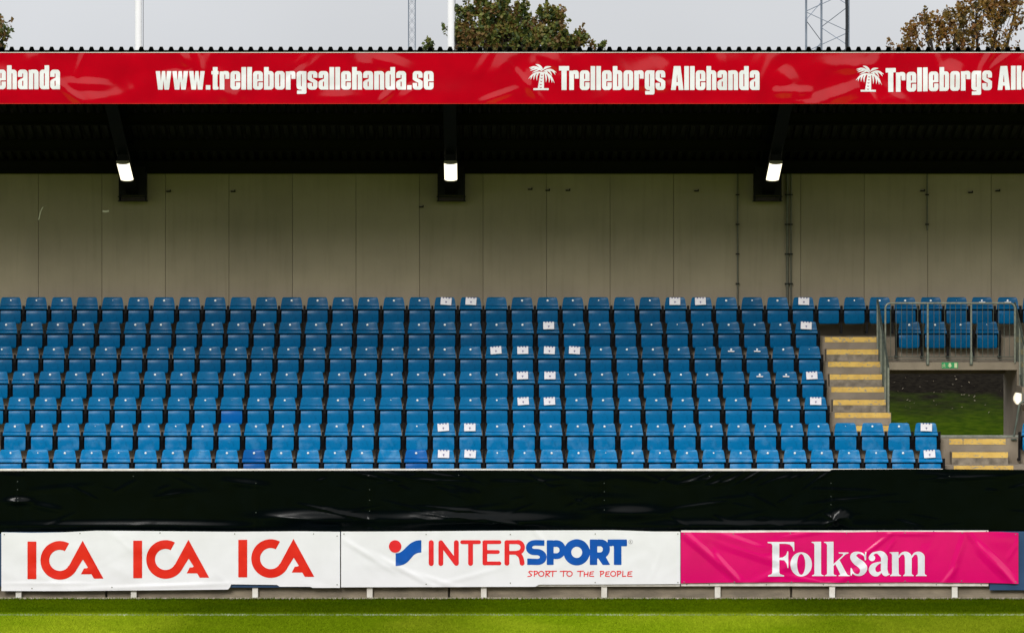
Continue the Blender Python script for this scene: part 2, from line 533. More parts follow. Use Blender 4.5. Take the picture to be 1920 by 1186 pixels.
# ================================================================== GRANDSTAND
stand = thing('grandstand', 'covered concrete grandstand with beige back wall and dark corrugated roof', 'grandstand', (0, 85, 0))
def S(o):
    o.parent = stand
    o.location = (0, -85, 0)
    return o
def P(o, par):
    o.parent = par
    return o

# terrace steps
for k in range(7):
    y0, y1 = edge_y(k), edge_y(k) + TREAD + (0.02 if k < 6 else 0.22)
    z1 = floor_z(k); z0 = z1 - 0.47
    g = Geo()
    if k in (3, 4):
        g.box(XL, SR + 0.02, y0, y1, z0, z1)
        g.box(VR + 0.06, XR, y0, y1, z0, z1)
    elif k == 5:
        g.box(XL, VL - 0.012, y0, y1, z0, z1)
        g.box(VL - 0.012, VR + 0.012, y0, y1, z1 - 0.15, z1 - 0.0008)
        g.box(VR + 0.012, XR, y0, y1, z0, z1)
    else:
        g.box(XL, XR, y0, y1, z0, z1)
    S(g.build('terrace_step', M['concrete'], bevel=0.0))
# stair blocks with painted nosings
def nosing(par, x0, x1, y, ztop, h=0.095):
    g = Geo().box(x0, x1, y - 0.005, y + 0.03, ztop - h, ztop + 0.004)
    o = g.build('yellow_nosing', M['yellow'], par)
    return o
for (sx0, sx1) in ((SL, SR), (VR + 0.07, 11.4)):
    for k in (3, 4, 5, 6):
        zt = floor_z(k) - RISE / 2
        b = S(Geo().box(sx0, sx1, edge_y(k) - 0.4, edge_y(k) - 0.003, floor_z(k - 1) - 0.01, zt).build('stair_block', M['riser'], bevel=0.004))
        nosing(b, sx0 + 0.003, sx1 - 0.003, edge_y(k) - 0.4, zt)
        pl = S(Geo().box(sx0, sx1 - (0.0 if k > 3 else -0.05), edge_y(k) - 0.006, edge_y(k) + 0.05, floor_z(k) - 0.094, floor_z(k) + 0.003).build('yellow_nosing', M['yellow']))
    # mottled riser faces under the full-height treads
# steps down from the passage to the front rows
b = S(Geo().box(8.78, 9.82, edge_y(2) - 0.4, edge_y(2) - 0.003, floor_z(1) - 0.01, floor_z(2) - RISE / 2).build('stair_block', M['riser'], bevel=0.004))
nosing(b, 8.783, 9.817, edge_y(2) - 0.4, floor_z(2) - RISE / 2, 0.10)
S(Geo().box(8.77, 9.02, edge_y(2) - 0.006, edge_y(2) + 0.05, floor_z(2) - 0.10, floor_z(2) + 0.003).build('yellow_nosing', M['yellow']))
S(Geo().box(9.035, 9.82, edge_y(2) - 0.006, edge_y(2) + 0.05, floor_z(2) - 0.10, floor_z(2) + 0.003).build('yellow_nosing', M['yellow']))
S(Geo().box(8.77, 9.87, edge_y(1) - 0.006, edge_y(1) + 0.05, floor_z(1) - 0.10, floor_z(1) + 0.003).build('yellow_nosing', M['yellow']))

# passage: side walls, stepped floor going down to the rear, lintel, metal threshold
for (x0, x1) in ((SR + 0.022, VL), (VR, VR + 0.058)):
    g = Geo()
    for k in range(3, 7):
        y1 = edge_y(k) + TREAD if k < 6 else 88.25
        g.box(x0, x1, edge_y(k) - 0.001 * k, y1 - 0.004, 0.6, floor_z(k) - (0.155 if k >= 5 else -0.002))
    S(g.build('passage_wall', M['concrete']))
g = Geo()
for i in range(7):
    g.box(VL - 0.03, VR + 0.03, 84.42 + 0.3 * i, 84.42 + 0.3 * (i + 1) + 0.02, -0.1, floor_z(2) - 0.17 * (i + 1))
g.box(VL - 0.03, VR + 0.03, 86.55, 90.4, -0.1, floor_z(2) - 0.17 * 7.5)
S(g.build('passage_stair', M['concrete']))
S(Geo().box(VL, VR, WALL_Y - 0.05, WALL_Y + 0.2, wz(700, WALL_Y), floor_z(6) - 0.48).build('lintel', M['concrete']))
S(Geo().box(8.66, VR - 0.04, 84.20, 84.30, floor_z(2) + 0.002, floor_z(2) + 0.045).build('threshold_strip', M['galv'], bevel=0.006))
# solid back below the terraces, left and right of the passage
S(Geo().box(XL, VL - 0.06, WALL_Y, WALL_Y + 0.2, -0.1, floor_z(6) - 0.3).build('rear_wall', M['concrete']))
S(Geo().box(VR + 0.06, XR, WALL_Y, WALL_Y + 0.2, -0.1, floor_z(6) - 0.3).build('rear_wall', M['concrete']))
# front wall behind boards and tarpaulin
S(Geo().box(XL, XR, 82.09, 82.22, -0.05, wz(881.5, 82.1)).build('parapet', M['concrete']))
pl_par = S(link('plinth', mesh_of([], []), None))
xs = [wx(p, 82.0) for p in (-1083, -442, 200, 842, 1483, 2124)]
for a, b2 in zip(xs[:-1], xs[1:]):
    Geo().box(a + 0.018, b2 - 0.018, 81.93, 82.075, -0.05, 0.46).build('plinth_block', M['plinth'], pl_par, bevel=0.01)

# back wall of separate panels
bw = S(link('back_wall', mesh_of(*(lambda g: (g.v, g.f))(Geo().box(XL, XR, WALL_Y + 0.065, WALL_Y + 0.2, floor_z(6) - 0.29, 8.15))), M['pipe']))
j0, jp = wx(72, WALL_Y), wx(191.1, WALL_Y) - wx(72, WALL_Y)
for i in range(-3, 19):
    a = j0 + i * jp
    if a < XL - 1.3 or a > XR: continue
    Geo().box(a + 0.003, a + jp - 0.003, WALL_Y - random.uniform(0, 0.004), WALL_Y + 0.06, floor_z(6) - 0.28, 8.1).build('wall_panel', M['wall'], bw, bevel=0.003)
# small dark hooks left on the wall
for px, py in ((316, 359), (437, 359), (994, 355), (1027, 357), (1065, 357), (1306, 358), (1730, 358), (1871, 358), (1820, 361), (790, 388)):
    s = 0.045
    Geo().box(wx(px, 88) - s, wx(px, 88) + s, WALL_Y - 0.05, WALL_Y - 0.003, wz(py, 88) - 0.012, wz(py, 88) + 0.012).box(wx(px, 88) + s - 0.02, wx(px, 88) + s, WALL_Y - 0.06, WALL_Y - 0.045, wz(py, 88) - 0.01, wz(py, 88) + 0.035).build('wall_hook', M['black_steel'], bw)

# ------------------------------------------------ roof
RS = 0.32
def roof_z(y): return 9.93 - RS * (y - 82.0)
roof = S(link('roof', mesh_of([], [])))
prof = []
pit = 0.1816
xph = wx(70 / 2.966, 82.0)
x = xph - pit * 90
while x < XR + 0.3:
    if x > XL - 0.2:
        prof += [(x - 0.052, 0.0), (x - 0.026, 0.062), (x + 0.026, 0.062), (x + 0.052, 0.0)]
    x += pit
ya, yb = 81.86, 88.6
vs, fs = [], []
for (px_, h) in prof:
    vs += [(px_, ya, roof_z(ya) + h), (px_, yb, roof_z(yb) + h), (px_, ya, roof_z(ya) + h - 0.012), (px_, yb, roof_z(yb) + h - 0.012)]
for i in range(len(prof) - 1):
    a, b2 = i * 4, i * 4 + 4
    fs += [(a, b2, b2 + 1, a + 1), (a + 2, a + 3, b2 + 3, b2 + 2), (a, a + 2, b2 + 2, b2)]
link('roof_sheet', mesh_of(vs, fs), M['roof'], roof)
for d in (0.25, 1.70, 3.12, 4.60, 5.80):
    y = 82 + d
    zt = roof_z(y) - 0.016
    dep = 0.25
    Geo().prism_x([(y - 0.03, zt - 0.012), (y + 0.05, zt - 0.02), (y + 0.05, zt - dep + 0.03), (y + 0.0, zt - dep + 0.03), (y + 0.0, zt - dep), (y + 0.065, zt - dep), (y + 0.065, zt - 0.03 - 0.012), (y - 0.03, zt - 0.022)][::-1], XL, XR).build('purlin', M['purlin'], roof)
# closing channel at the wall head
Geo().box(XL, XR, WALL_Y - 0.12, WALL_Y - 0.02, wz(326, WALL_Y), wz(326, WALL_Y) + 0.32).build('wall_head_channel', M['purlin'], roof)
Geo().box(XL, XR, 81.95, 82.04, 9.05, roof_z(82.0) - 0.02).build('fascia_board', M['purlin'], roof)
BX = [-6.76, -0.53, 5.657]
for bx in BX:
    # cantilever beam: top flange, web, bottom flange running down to the wall
    def bz(y): return 9.17 - 0.316 * (y - 82.06)
    g = Geo()
    y0, y1 = 82.08, 87.75
    for (xa, xb, za, zb) in ((-0.12, 0.12, 0.0, 0.022), (-0.012, 0.012, 0.022, 0.62), (-0.12, 0.12, 0.62, 0.642)):
        g.add([(bx + xa, y0, bz(y0) + za), (bx + xb, y0, bz(y0) + za), (bx + xb, y1, bz(y1) + za), (bx + xa, y1, bz(y1) + za),
               (bx + xa, y0, bz(y0) + zb), (bx + xb, y0, bz(y0) + zb), (bx + xb, y1, bz(y1) + zb), (bx + xa, y1, bz(y1) + zb)],
              [(0, 3, 2, 1), (4, 5, 6, 7), (0, 1, 5, 4), (1, 2, 6, 5), (2, 3, 7, 6), (3, 0, 4, 7)])
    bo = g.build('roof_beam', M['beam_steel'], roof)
    zt, zb = wz(322, WALL_Y), wz(368, WALL_Y)
    g = Geo().box(bx - 0.27, bx - 0.245, WALL_Y - 0.30, WALL_Y - 0.008, zb - 0.09, zt).box(bx + 0.245, bx + 0.27, WALL_Y - 0.30, WALL_Y - 0.008, zb - 0.09, zt)
    g.box(bx - 0.24, bx + 0.24, WALL_Y - 0.30, WALL_Y - 0.02, zb + 0.02, zt + 0.1)
    g.box(bx - 0.285, bx + 0.285, WALL_Y - 0.31, WALL_Y - 0.012, zb - 0.105, zb - 0.085)
    g.box(bx - 0.285, bx + 0.285, WALL_Y - 0.31, WALL_Y - 0.28, zb - 0.02, zb + 0.005)
    for q in range(6):
        g.box(bx - 0.2 + q * 0.075, bx - 0.175 + q * 0.075, WALL_Y - 0.318, WALL_Y - 0.302, zb + 0.03, zb + 0.055)
    g.build('wall_bracket', M['black_steel'], bo)

# ================================================================== SEATS
def grid_shell(levels, cols, thick, curve):
    """levels: (z, y, half width); front surface with a back skin"""
    nl, nc = len(levels), cols
    vs, fs = [], []
    for side in (0, 1):
        for (z, y, hw) in levels:
            for c in range(nc):
                u = -1 + 2 * c / (nc - 1)
                u = math.copysign(abs(u) ** 0.85, u)
                vs.append((u * hw, y - curve * u * u + side * thick, z))
    n = nl * nc
    for l in range(nl - 1):
        for c in range(nc - 1):
            a = l * nc + c
            fs.append((a, a + nc, a + nc + 1, a + 1))
            fs.append((n + a, n + a + 1, n + a + nc + 1, n + a + nc))
    for c in range(nc - 1):
        fs.append((c, c + 1, n + c + 1, n + c))
        a = (nl - 1) * nc + c
        fs.append((a, n + a, n + a + 1, a + 1))
    for l in range(nl - 1):
        a = l * nc
        fs.append((a, n + a, n + a + nc, a + nc))
        a = l * nc + nc - 1
        fs.append((a, a + nc, n + a + nc, n + a))
    me = mesh_of(vs, fs)
    bm = bmesh.new(); bm.from_mesh(me)
    bmesh.ops.recalc_face_normals(bm, faces=bm.faces)
    bm.to_mesh(me); bm.free()
    me.polygons.foreach_set('use_smooth', [True] * len(me.polygons))
    me.set_sharp_from_angle(angle=R(50))
    return me
BACK = [(0.763, 0.065, 0.152), (0.762, 0.046, 0.158), (0.757, 0.034, 0.168), (0.746, 0.028, 0.179), (0.728, 0.024, 0.187), (0.69, 0.018, 0.194), (0.65, 0.012, 0.201),
        (0.615, 0.007, 0.206), (0.606, 0.005, 0.207), (0.604, 0.020, 0.207), (0.592, 0.020, 0.209), (0.590, -0.014, 0.2105), (0.580, -0.027, 0.214), (0.545, -0.031, 0.217), (0.532, -0.029, 0.217), (0.528, -0.012, 0.215)]
PAN = [(0.508, 0.03, 0.186), (0.509, 0.0, 0.188), (0.505, -0.018, 0.192), (0.49, -0.025, 0.194), (0.42, -0.030, 0.196), (0.34, -0.034, 0.196), (0.29, -0.036, 0.194), (0.265, -0.035, 0.186), (0.252, -0.030, 0.172), (0.246, -0.012, 0.158), (0.245, 0.02, 0.15)]
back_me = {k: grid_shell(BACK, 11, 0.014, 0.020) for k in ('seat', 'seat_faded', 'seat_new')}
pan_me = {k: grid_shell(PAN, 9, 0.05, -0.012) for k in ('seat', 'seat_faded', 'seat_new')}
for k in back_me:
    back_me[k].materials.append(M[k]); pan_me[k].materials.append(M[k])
def quick(g, m, smooth=False):
    o = g.build('tmp', m, bevel=0.0, smooth=smooth)
    me = o.data
    bpy.data.objects.remove(o)
    return me
# seat number button
bv = [(0, -0.008, 0)]
for r_, y_ in ((0.010, -0.0075), (0.017, -0.005), (0.021, 0.0)):
    for q in range(10): bv.append((r_ * math.cos(q * math.pi / 5), y_, r_ * math.sin(q * math.pi / 5)))
bf = [(0, 1 + (q + 1) % 10, 1 + q) for q in range(10)]
for l in range(2):
    for q in range(10): bf.append((1 + l * 10 + q, 1 + l * 10 + (q + 1) % 10, 11 + l * 10 + (q + 1) % 10, 11 + l * 10 + q))
button_me = mesh_of(bv, bf, True); button_me.materials.append(M['button'])
frame_me = quick(Geo().box(-0.2486, 0.2486, 0.055, 0.075, 0.262, 0.520).box(-0.2486, 0.2486, 0.004, 0.03, 0.509, 0.527), M['black_steel'])
leg_me = quick(Geo().prism_x([(-0.03, 0.60), (0.06, 0.60), (0.085, 0.30), (0.085, 0.10), (0.246, 0.10), (0.246, 0.06), (0.03, 0.06), (0.03, 0.28), (-0.03, 0.45)], -0.021, 0.021), M['black_steel'])

ORD = ['zeroth', 'first', 'second', 'third', 'fourth', 'fifth', 'sixth', 'seventh', 'eighth', 'ninth', 'tenth', 'eleventh', 'twelfth', 'thirteenth', 'fourteenth', 'fifteenth', 'sixteenth', 'seventeenth', 'eighteenth', 'nineteenth']
def ordinal(n):
    if n < 20: return ORD[n]
    tens = {2: 'twent', 3: 'thirt', 4: 'fort'}[n // 10]
    return tens + 'ieth' if n % 10 == 0 else tens + 'y-' + ORD[n % 10]
ROWN = ['front row', 'second row from the front', 'third row from the front', 'middle row', 'third row from the back', 'second row from the back', 'back row']
rows = {0: list(range(1, 36)), 1: list(range(1, 36)) + [39], 2: list(range(0, 32)), 3: list(range(0, 32)), 4: list(range(0, 32)), 5: list(range(0, 32)) + [35, 36, 37, 38], 6: list(range(0, 41))}
NEW = {(0, 10), (0, 16), (2, 9)}
for k in range(7):
    prev = None
    for i, n in enumerate(rows[k]):
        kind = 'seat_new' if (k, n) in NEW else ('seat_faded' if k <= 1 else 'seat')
        rail = (k == 5 and n >= 35)
        if (k, n) == (2, 9): adj = 'deep blue bottomed'
        else: adj = {'seat_new': 'deep blue', 'seat_faded': 'sun-bleached blue', 'seat': 'blue'}[kind]
        if rail:
            lab = 'blue tip-up seat directly above the exit passage, %s of the four' % ORD[n - 34]
        elif k == 1 and n == 39:
            lab = 'blue tip-up seat cut off by the right edge beside the passage'
        else:
            lab = '%s tip-up seat in the %s, %s from the left' % (adj, ROWN[k], ordinal(i + 1))
        t = thing('tip_up_seat', lab, 'seat', (seat_x(n) + random.uniform(-0.004, 0.004), seat_y(k), floor_z(k)), 'blue tip-up seats of the grandstand')
        t.rotation_euler.z = R(random.uniform(-0.8, 0.8))
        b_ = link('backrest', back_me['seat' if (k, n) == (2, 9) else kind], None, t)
        b_.rotation_euler.x = R(random.uniform(-0.9, 0.9))
        link('number_button', button_me, None, t, (0.0, 0.0185, 0.698))
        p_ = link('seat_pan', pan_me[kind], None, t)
        p_.location = (0, random.uniform(-0.007, 0.004), random.uniform(-0.004, 0.002)); p_.rotation_euler = (R(random.uniform(-1.0, 1.0)), R(random.uniform(-0.6, 0.6)), 0)
        link('seat_frame', frame_me, None, t)
        link('leg', leg_me, None, t, (0.2488, 0, 0))
        if prev != n - 1: link('leg', leg_me, None, t, (-0.2488, 0, 0))
        prev = n

# paper sheets fixed to seat backs
pv, pf = [], []
for r_ in range(5):
    for c in range(7):
        u = c / 6 * 2 - 1; v = r_ / 4
        pv.append((u * 0.105, -0.006 * math.cos(u * 2.2) - 0.030 * (1 - v) ** 2 * 0.35, v * 0.145))
for r_ in range(4):
    for c in range(6):
        a = r_ * 7 + c
        pf.append((a, a + 1, a + 8, a + 7))
paper_me = mesh_of(pv, pf, True); paper_me.materials.append(M['paper'])
emb_me = quick(Geo().box(-0.016, 0.016, -0.020, -0.0185, 0.058, 0.070).box(-0.006, 0.006, -0.020, -0.0185, 0.035, 0.058), M['ink'])
mark_me = quick(Geo().box(-0.012, 0.012, -0.0095, -0.0080, 0.128, 0.1445), M['ink'])
strip_me = quick(Geo().box(-0.062, 0.062, -0.012, -0.004, 0.0, 0.020), M['paper'])
papers = {6: [17, 18, 26, 27, 31], 5: [21, 31], 4: [19, 20, 21, 22], 3: [20, 21, 31], 2: [20, 21, 31], 1: [17, 18, 35], 0: [17, 18, 35]}
for k, ns in papers.items():
    for n in ns:
        i = rows[k].index(n) + 1
        t = thing('paper_sheet', 'white printed paper sheet on the %s seat from the left, %s' % (ordinal(i), ROWN[k]), 'paper',
                  (seat_x(n) + random.uniform(-0.012, 0.012), seat_y(k) - 0.020, floor_z(k) + 0.614), 'white paper sheets on the seat backs')
        t.rotation_euler = (R(-7), R(random.uniform(-5, 5)), R(random.uniform(-3, 3)))
        link('sheet', paper_me, None, t)
        link('emblem', emb_me, None, t)
        for q in (-0.055, 0.0, 0.055): link('printed_mark', mark_me, None, t, (q, 0, 0))
for k, n in ((6, 38), (6, 39), (4, 28), (4, 29), (3, 29), (3, 30)):
    i = rows[k].index(n) + 1
    o = link('paper_strip', strip_me, None, None, (seat_x(n), seat_y(k) - 0.010, floor_z(k) + 0.655))
    o.rotation_euler = (R(-12), R(random.uniform(-3, 3)), 0)
    tag(o, 'narrow white paper strip on the %s seat from the left, %s' % (ordinal(i), ROWN[k]), 'paper', 'narrow paper strips on the seat backs')

# ================================================================== RAILINGS, PIPES, LAMPS
Y5 = edge_y(5) - 0.03
gr = thing('guard_rail', 'galvanised guard rail with thin bars above the exit passage', 'railing', (9.03, Y5, floor_z(5)))
ox, oy, oz = 9.03, Y5, floor_z(5)
x0, x1 = wx(1660, Y5), wx(1903, Y5)
zt, zb = wz(568, Y5), wz(680, Y5)
rr = 0.10
arc = lambda cx, cz, a0, a1: [(cx + rr * math.cos(R(a0 + (a1 - a0) * i / 5)) - ox, 0, cz + rr * math.sin(R(a0 + (a1 - a0) * i / 5)) - oz) for i in range(6)]
Geo().tube([(x0 - ox, 0, zb - oz)] + arc(x0 + rr, zt - rr, 180, 90) + arc(x1 - rr, zt - rr, 90, 0) + [(x1 - ox, 0, zb - oz)], 0.018, 8).build('top_rail', M['galv'], gr, smooth=True)
for px in (1739.5, 1821):
    xx = wx(px, Y5) - ox
    Geo().tube([(xx, 0, zb - 0.02 - oz), (xx, 0, zt - 0.015 - oz)], 0.018, 8).build('post', M['galv'], gr, smooth=True)
    Geo().box(xx - 0.028, xx + 0.028, -0.012, 0.024, wz(684, Y5) - oz, wz(660, Y5) - oz).build('post_foot', M['galv_dark'], gr, bevel=0.004)
for pz in (668.5, 673.5):
    Geo().tube([(x0 - ox, 0, wz(pz, Y5) - oz), (x1 - ox, 0, wz(pz, Y5) - oz)], 0.009, 6).build('bottom_rail', M['galv_dark'], gr)
nb = 24
bar_me = quick(Geo().tube([(0, 0, wz(668, Y5) - oz), (0, 0, zt - 0.01 - oz)], 0.0055, 6), M['galv_dark'])
for i in range(1, nb):
    xx = x0 + (x1 - x0) * i / nb - ox
    if min(abs(xx + ox - wx(1739.5, Y5)), abs(xx + ox - wx(1821, Y5))) < 0.03: continue
    link('bar', bar_me, None, gr, (xx, 0, 0))

def stair_rail(label, X, ys, tops, name='stair_rail'):
    t = thing(name, label, 'railing', (X, ys[-1], floor_z(3)))
    o = Vector((X, ys[-1], floor_z(3)))
    pts = [Vector((X, y, z)) - o for y, z in zip(ys, tops)]
    Geo().tube([pts[0]] + pts[1:] , 0.021, 8).build('handrail', M['galv_dark'], t, smooth=True)
    for y, z in zip(ys, tops):
        k = max(2.0, (y - EDGE0) / TREAD)
        zb_ = FLOOR0 + RISE * math.floor(k + 0.02)
        Geo().tube([Vector((X, y, zb_ - 0.05)) - o, Vector((X, y, z)) - o], 0.02, 8).build('post', M['galv'], t, smooth=True)
    for a, b_, za, zb_ in zip(ys[:-1], ys[1:], tops[:-1], tops[1:]):
        nbar = max(2, int((a - b_) / 0.11))
        for i in range(1, nbar):
            f = i / nbar
            y = a + (b_ - a) * f; z = za + (zb_ - za) * f
            Geo().tube([Vector((X, y, z - 0.95)) - o, Vector((X, y, z)) - o], 0.006, 5).build('bar', M['galv_dark'], t)
        Geo().tube([Vector((X, a, za - 0.95)) - o, Vector((X, b_, zb_ - 0.95)) - o], 0.01, 5).build('bottom_rail', M['galv_dark'], t)
    return t
stair_rail('steel handrail with bars along the right side of the yellow-edged stairs', 7.715, [86.80, 86.0, 85.12, 84.5], [5.33, 4.90, 4.43, 4.10])
stair_rail('steel handrail at the right edge beyond the exit passage', 10.37, [86.80, 86.0, 85.3], [5.27, 4.87, 4.5])
# bent handrail at the foot of the passage
t = thing('passage_handrail', 'bent grey tubular handrail at the right side of the passage mouth', 'railing', (wx(1901, 83.6), 83.6, floor_z(2)))
o = Vector(t.location)
pp = [(1901, 818), (1906, 790), (1910, 764), (1912, 757), (1916, 753), (1924, 751), (1945, 750)]
Geo().tube([Vector((wx(a, 83.6), 83.6, wz(b_, 83.6))) - o for a, b_ in pp], 0.021, 8).build('tube', M['galv_dark'], t, smooth=True)
Geo().box(-0.05, 0.05, 0.035 - 0.05, 0.1, -0.012, 0.012).build('foot_plate', M['galv_dark'], t)

# wall pipes
def pipe(label, px, y0p, y1p, r, group=None):
    yy = WALL_Y - 0.04 - r
    X = wx(px, yy)
    t = thing('wall_pipe', label, 'pipe', (X, yy, wz(y1p, yy)), group)
    h = wz(y0p, yy) - wz(y1p, yy)
    Geo().tube([(0, 0, 0), (0, 0, h)], r, 10).build('tube', M['pipe'], t, smooth=True)
    z = h - 0.45
    while z > 0.1:
        Geo().box(-r - 0.02, r + 0.02, -0.006 - r, 0.035 + r, z - 0.012, z + 0.012).build('clamp', M['black_steel'], t)
        z -= 0.58
pipe('thin vertical pipe on the back wall left of the black wall bracket', 1383, 322, 582, 0.016)
pipe('left and thicker of the twin vertical pipes on the wall', 1476, 322, 582, 0.026)
pipe('right and thinner of the twin vertical pipes on the wall', 1483, 322, 582, 0.017)
pipe('short vertical pipe high on the wall at the far right', 1738.5, 322, 432, 0.014)
# scraps of tape on the wall
for lab, pts, rad in (('pale curled strip of tape hanging high on the wall, far left', [(72, 412), (76, 396), (80, 388), (88, 385)], 0.02),
                      ('small pale scrap of tape beside a wall joint, left', [(192, 396), (198, 396.5), (204, 395.5)], 0.018)):
    c = Vector((wx(pts[0][0], 88), WALL_Y - 0.02, wz(pts[0][1], 88)))
    g = Geo()
    vs, fs = [], []
    for i, (a, b_) in enumerate(pts):
        p = Vector((wx(a, 88), WALL_Y - 0.015 - 0.008 * (i % 2), wz(b_, 88))) - c
        hor = abs(pts[-1][0] - pts[0][0]) > abs(pts[-1][1] - pts[0][1])
        dx, dz = (0, rad) if hor else (rad * 0.7, rad * 0.3)
        vs += [(p.x - dx, p.y, p.z - dz), (p.x + dx, p.y, p.z + dz)]
        if i: fs.append((2 * i - 2, 2 * i - 1, 2 * i + 1, 2 * i))
    o_ = link('tape_strip', mesh_of(vs, fs), M['white_paint'], None, c)
    tag(o_, lab, 'tape')

# batten lamps under the roof beams
for bx, lab in zip(BX, ('lit batten lamp under the left roof beam', 'lit batten lamp under the middle roof beam', 'lit batten lamp under the right roof beam')):
    ya, yb = 85.36, 86.40
    za, zb_ = wz(304.5, ya), wz(336.5, yb)
    t = thing('batten_lamp', lab, 'lamp', (bx, ya, za), 'lit lamps below the roof')
    L = math.hypot(yb - ya, za - zb_)
    t.rotation_euler.x = -math.atan2(za - zb_, yb - ya)
    prof = [(-0.118, 0.022), (-0.122, 0.004), (-0.112, -0.012), (-0.06, -0.026), (0.0, -0.030), (0.06, -0.026), (0.112, -0.012), (0.122, 0.004), (0.118, 0.022)]
    Geo().prism_y(prof, 0.03, L).build('diffuser', M['tube_light'], t, smooth=True)
    p2 = [(a * 1.03, b_ * 1.03 - (0.0 if b_ > 0 else 0.002)) for a, b_ in prof]
    Geo().prism_y(p2, -0.035, 0.028).build('end_cap', M['lamp_cap'], t)
    Geo().prism_y(p2, L + 0.002, L + 0.05).build('end_cap', M['lamp_cap'], t)
    Geo().box(-0.1, 0.1, -0.05, L + 0.04, 0.026, 0.15).build('housing', M['black_steel'], t)

# bulkhead lamp in the passage
Yl = 85.0
lz = wz(747, Yl)
t = thing('bulkhead_lamp', 'lit six-sided bulkhead lamp on the right passage wall', 'lamp', (VR, Yl, lz))
Geo().box(-0.045, -0.003, -0.11, 0.11, -0.12, 0.12).build('base', M['lamp_cap'], t, bevel=0.01)
Geo().prism_y([(-0.047, -0.105), (-0.047, 0.10), (-0.15, 0.118), (-0.19, 0.03), (-0.19, -0.03), (-0.14, -0.108)], -0.09, 0.09).build('lens', M['bulk_light'], t, bevel=0.012)

# exit sign on the slab edge
Ys = edge_y(5) - 0.012
sx, sz = wx(1781, Ys), wz(684.5, Ys)
t = thing('exit_sign', 'green emergency exit sign with running figure, down arrow and door', 'sign', (sx, Ys, sz))
Geo().box(-0.157, 0.157, 0.0, 0.011, -0.057, 0.057).build('sign_board', M['green_sign'], t)
Geo().prism_y([(-0.022, 0.042), (0.022, 0.042), (0.022, 0.0), (0.045, 0.0), (0.0, -0.045), (-0.045, 0.0), (-0.022, 0.0)], -0.004, -0.0008).build('arrow', M['sign_pale'], t)
Geo().box(0.085, 0.14, -0.004, -0.0008, -0.045, 0.045).build('door_symbol', M['sign_pale'], t)
g = Geo()
g.tube([(-0.105, -0.003, 0.03), (-0.1, -0.003, 0.033)], 0.010, 8)
for a, b_ in (((-0.108, 0.018), (-0.115, -0.008)), ((-0.115, -0.008), (-0.09, -0.02)), ((-0.09, -0.02), (-0.095, -0.042)), ((-0.115, -0.008), (-0.13, -0.03)), ((-0.13, -0.03), (-0.15, -0.036)), ((-0.108, 0.016), (-0.085, 0.006)), ((-0.108, 0.016), (-0.135, 0.012)), ((-0.135, 0.012), (-0.142, -0.006))):
    g.tube([(a[0], -0.003, a[1]), (b_[0], -0.003, b_[1])], 0.0055, 6)
g.build('running_figure', M['sign_pale'], t)

# ================================================================== BANNERS: wrinkles and flat print
class Wrinkle:
    def __init__(self): self.t = []; self.g = []
    def tent(self, x, z, ang, w_, L, amp): self.t.append((x, z, math.cos(R(ang)), math.sin(R(ang)), w_, L, amp)); return self
    def blob(self, x, z, sx, sz, amp): self.g.append((x, z, sx, sz, amp)); return self
    def __call__(self, X, Z):
        X = np.asarray(X, float); Z = np.asarray(Z, float)
        y = np.zeros_like(X)
        for (x, z, c, s, w_, L, a) in self.t:
            dx, dz = X - x, Z - z
            al = dx * c + dz * s; d = -dx * s + dz * c
            u = np.clip(1 - np.abs(d) / w_, 0, 1)
            u = np.where(u > 0.85, 0.85 + (u - 0.85) * 0.5, u)
            win = np.clip(1 - np.abs(al) / L, 0, 1)
            y -= a * u * win * (2 - win)
        for (x, z, sx, sz, a) in self.g:
            y -= a * np.exp(-((X - x) / sx) ** 2 - ((Z - z) / sz) ** 2)
        return y

def cloth(name, m, parent, D, x0, x1, zt, zb, step, wr, hem=None):
    """wrinkled sheet; zt, zb are functions of x (top and bottom edge)"""
    nx = max(2, int((x1 - x0) / step)); nzv = max(3, int((zt(x0) - zb(x0)) / step))
    xs_ = np.linspace(x0, x1, nx + 1)
    t_ = np.linspace(0, 1, nzv + 1)
    X, T = np.meshgrid(xs_, t_)
    top = np.array([zt(v) for v in xs_]); bot = np.array([zb(v) for v in xs_])
    Z = bot[None, :] + (top - bot)[None, :] * T
    Y = wr(X, Z) + D
    v = np.stack([X, Y, Z], -1).reshape(-1, 3)
    idx = np.arange((nzv + 1) * (nx + 1)).reshape(nzv + 1, nx + 1)
    f = np.stack([idx[:-1, :-1], idx[:-1, 1:], idx[1:, 1:], idx[1:, :-1]], -1).reshape(-1, 4)
    me = mesh_of(v, f, True)
    return link(name, me, m, parent)

# --- signed distance shapes in print coordinates (x right, y DOWN, photo pixels or traced units)
def sd_seg(X, Y, a, b_, r0, r1=None):
    r1 = r0 if r1 is None else r1
    dx, dy = b_[0] - a[0], b_[1] - a[1]
    l2 = dx * dx + dy * dy + 1e-9
    h = np.clip(((X - a[0]) * dx + (Y - a[1]) * dy) / l2, 0, 1)
    return np.hypot(X - a[0] - h * dx, Y - a[1] - h * dy) - (r0 + (r1 - r0) * h)
def cap(*pts, r):
    def f(X, Y):
        d = np.full(X.shape, 1e9)
        for a, b_ in zip(pts[:-1], pts[1:]): d = np.minimum(d, sd_seg(X, Y, a, b_, r))
        return d
    return f
def vcap(pts):
    pts = smooth_pts(pts)
    def f(X, Y):
        d = np.full(X.shape, 1e9)
        for a, b_ in zip(pts[:-1], pts[1:]): d = np.minimum(d, sd_seg(X, Y, a, b_, a[2], b_[2]))
        return d
    return f
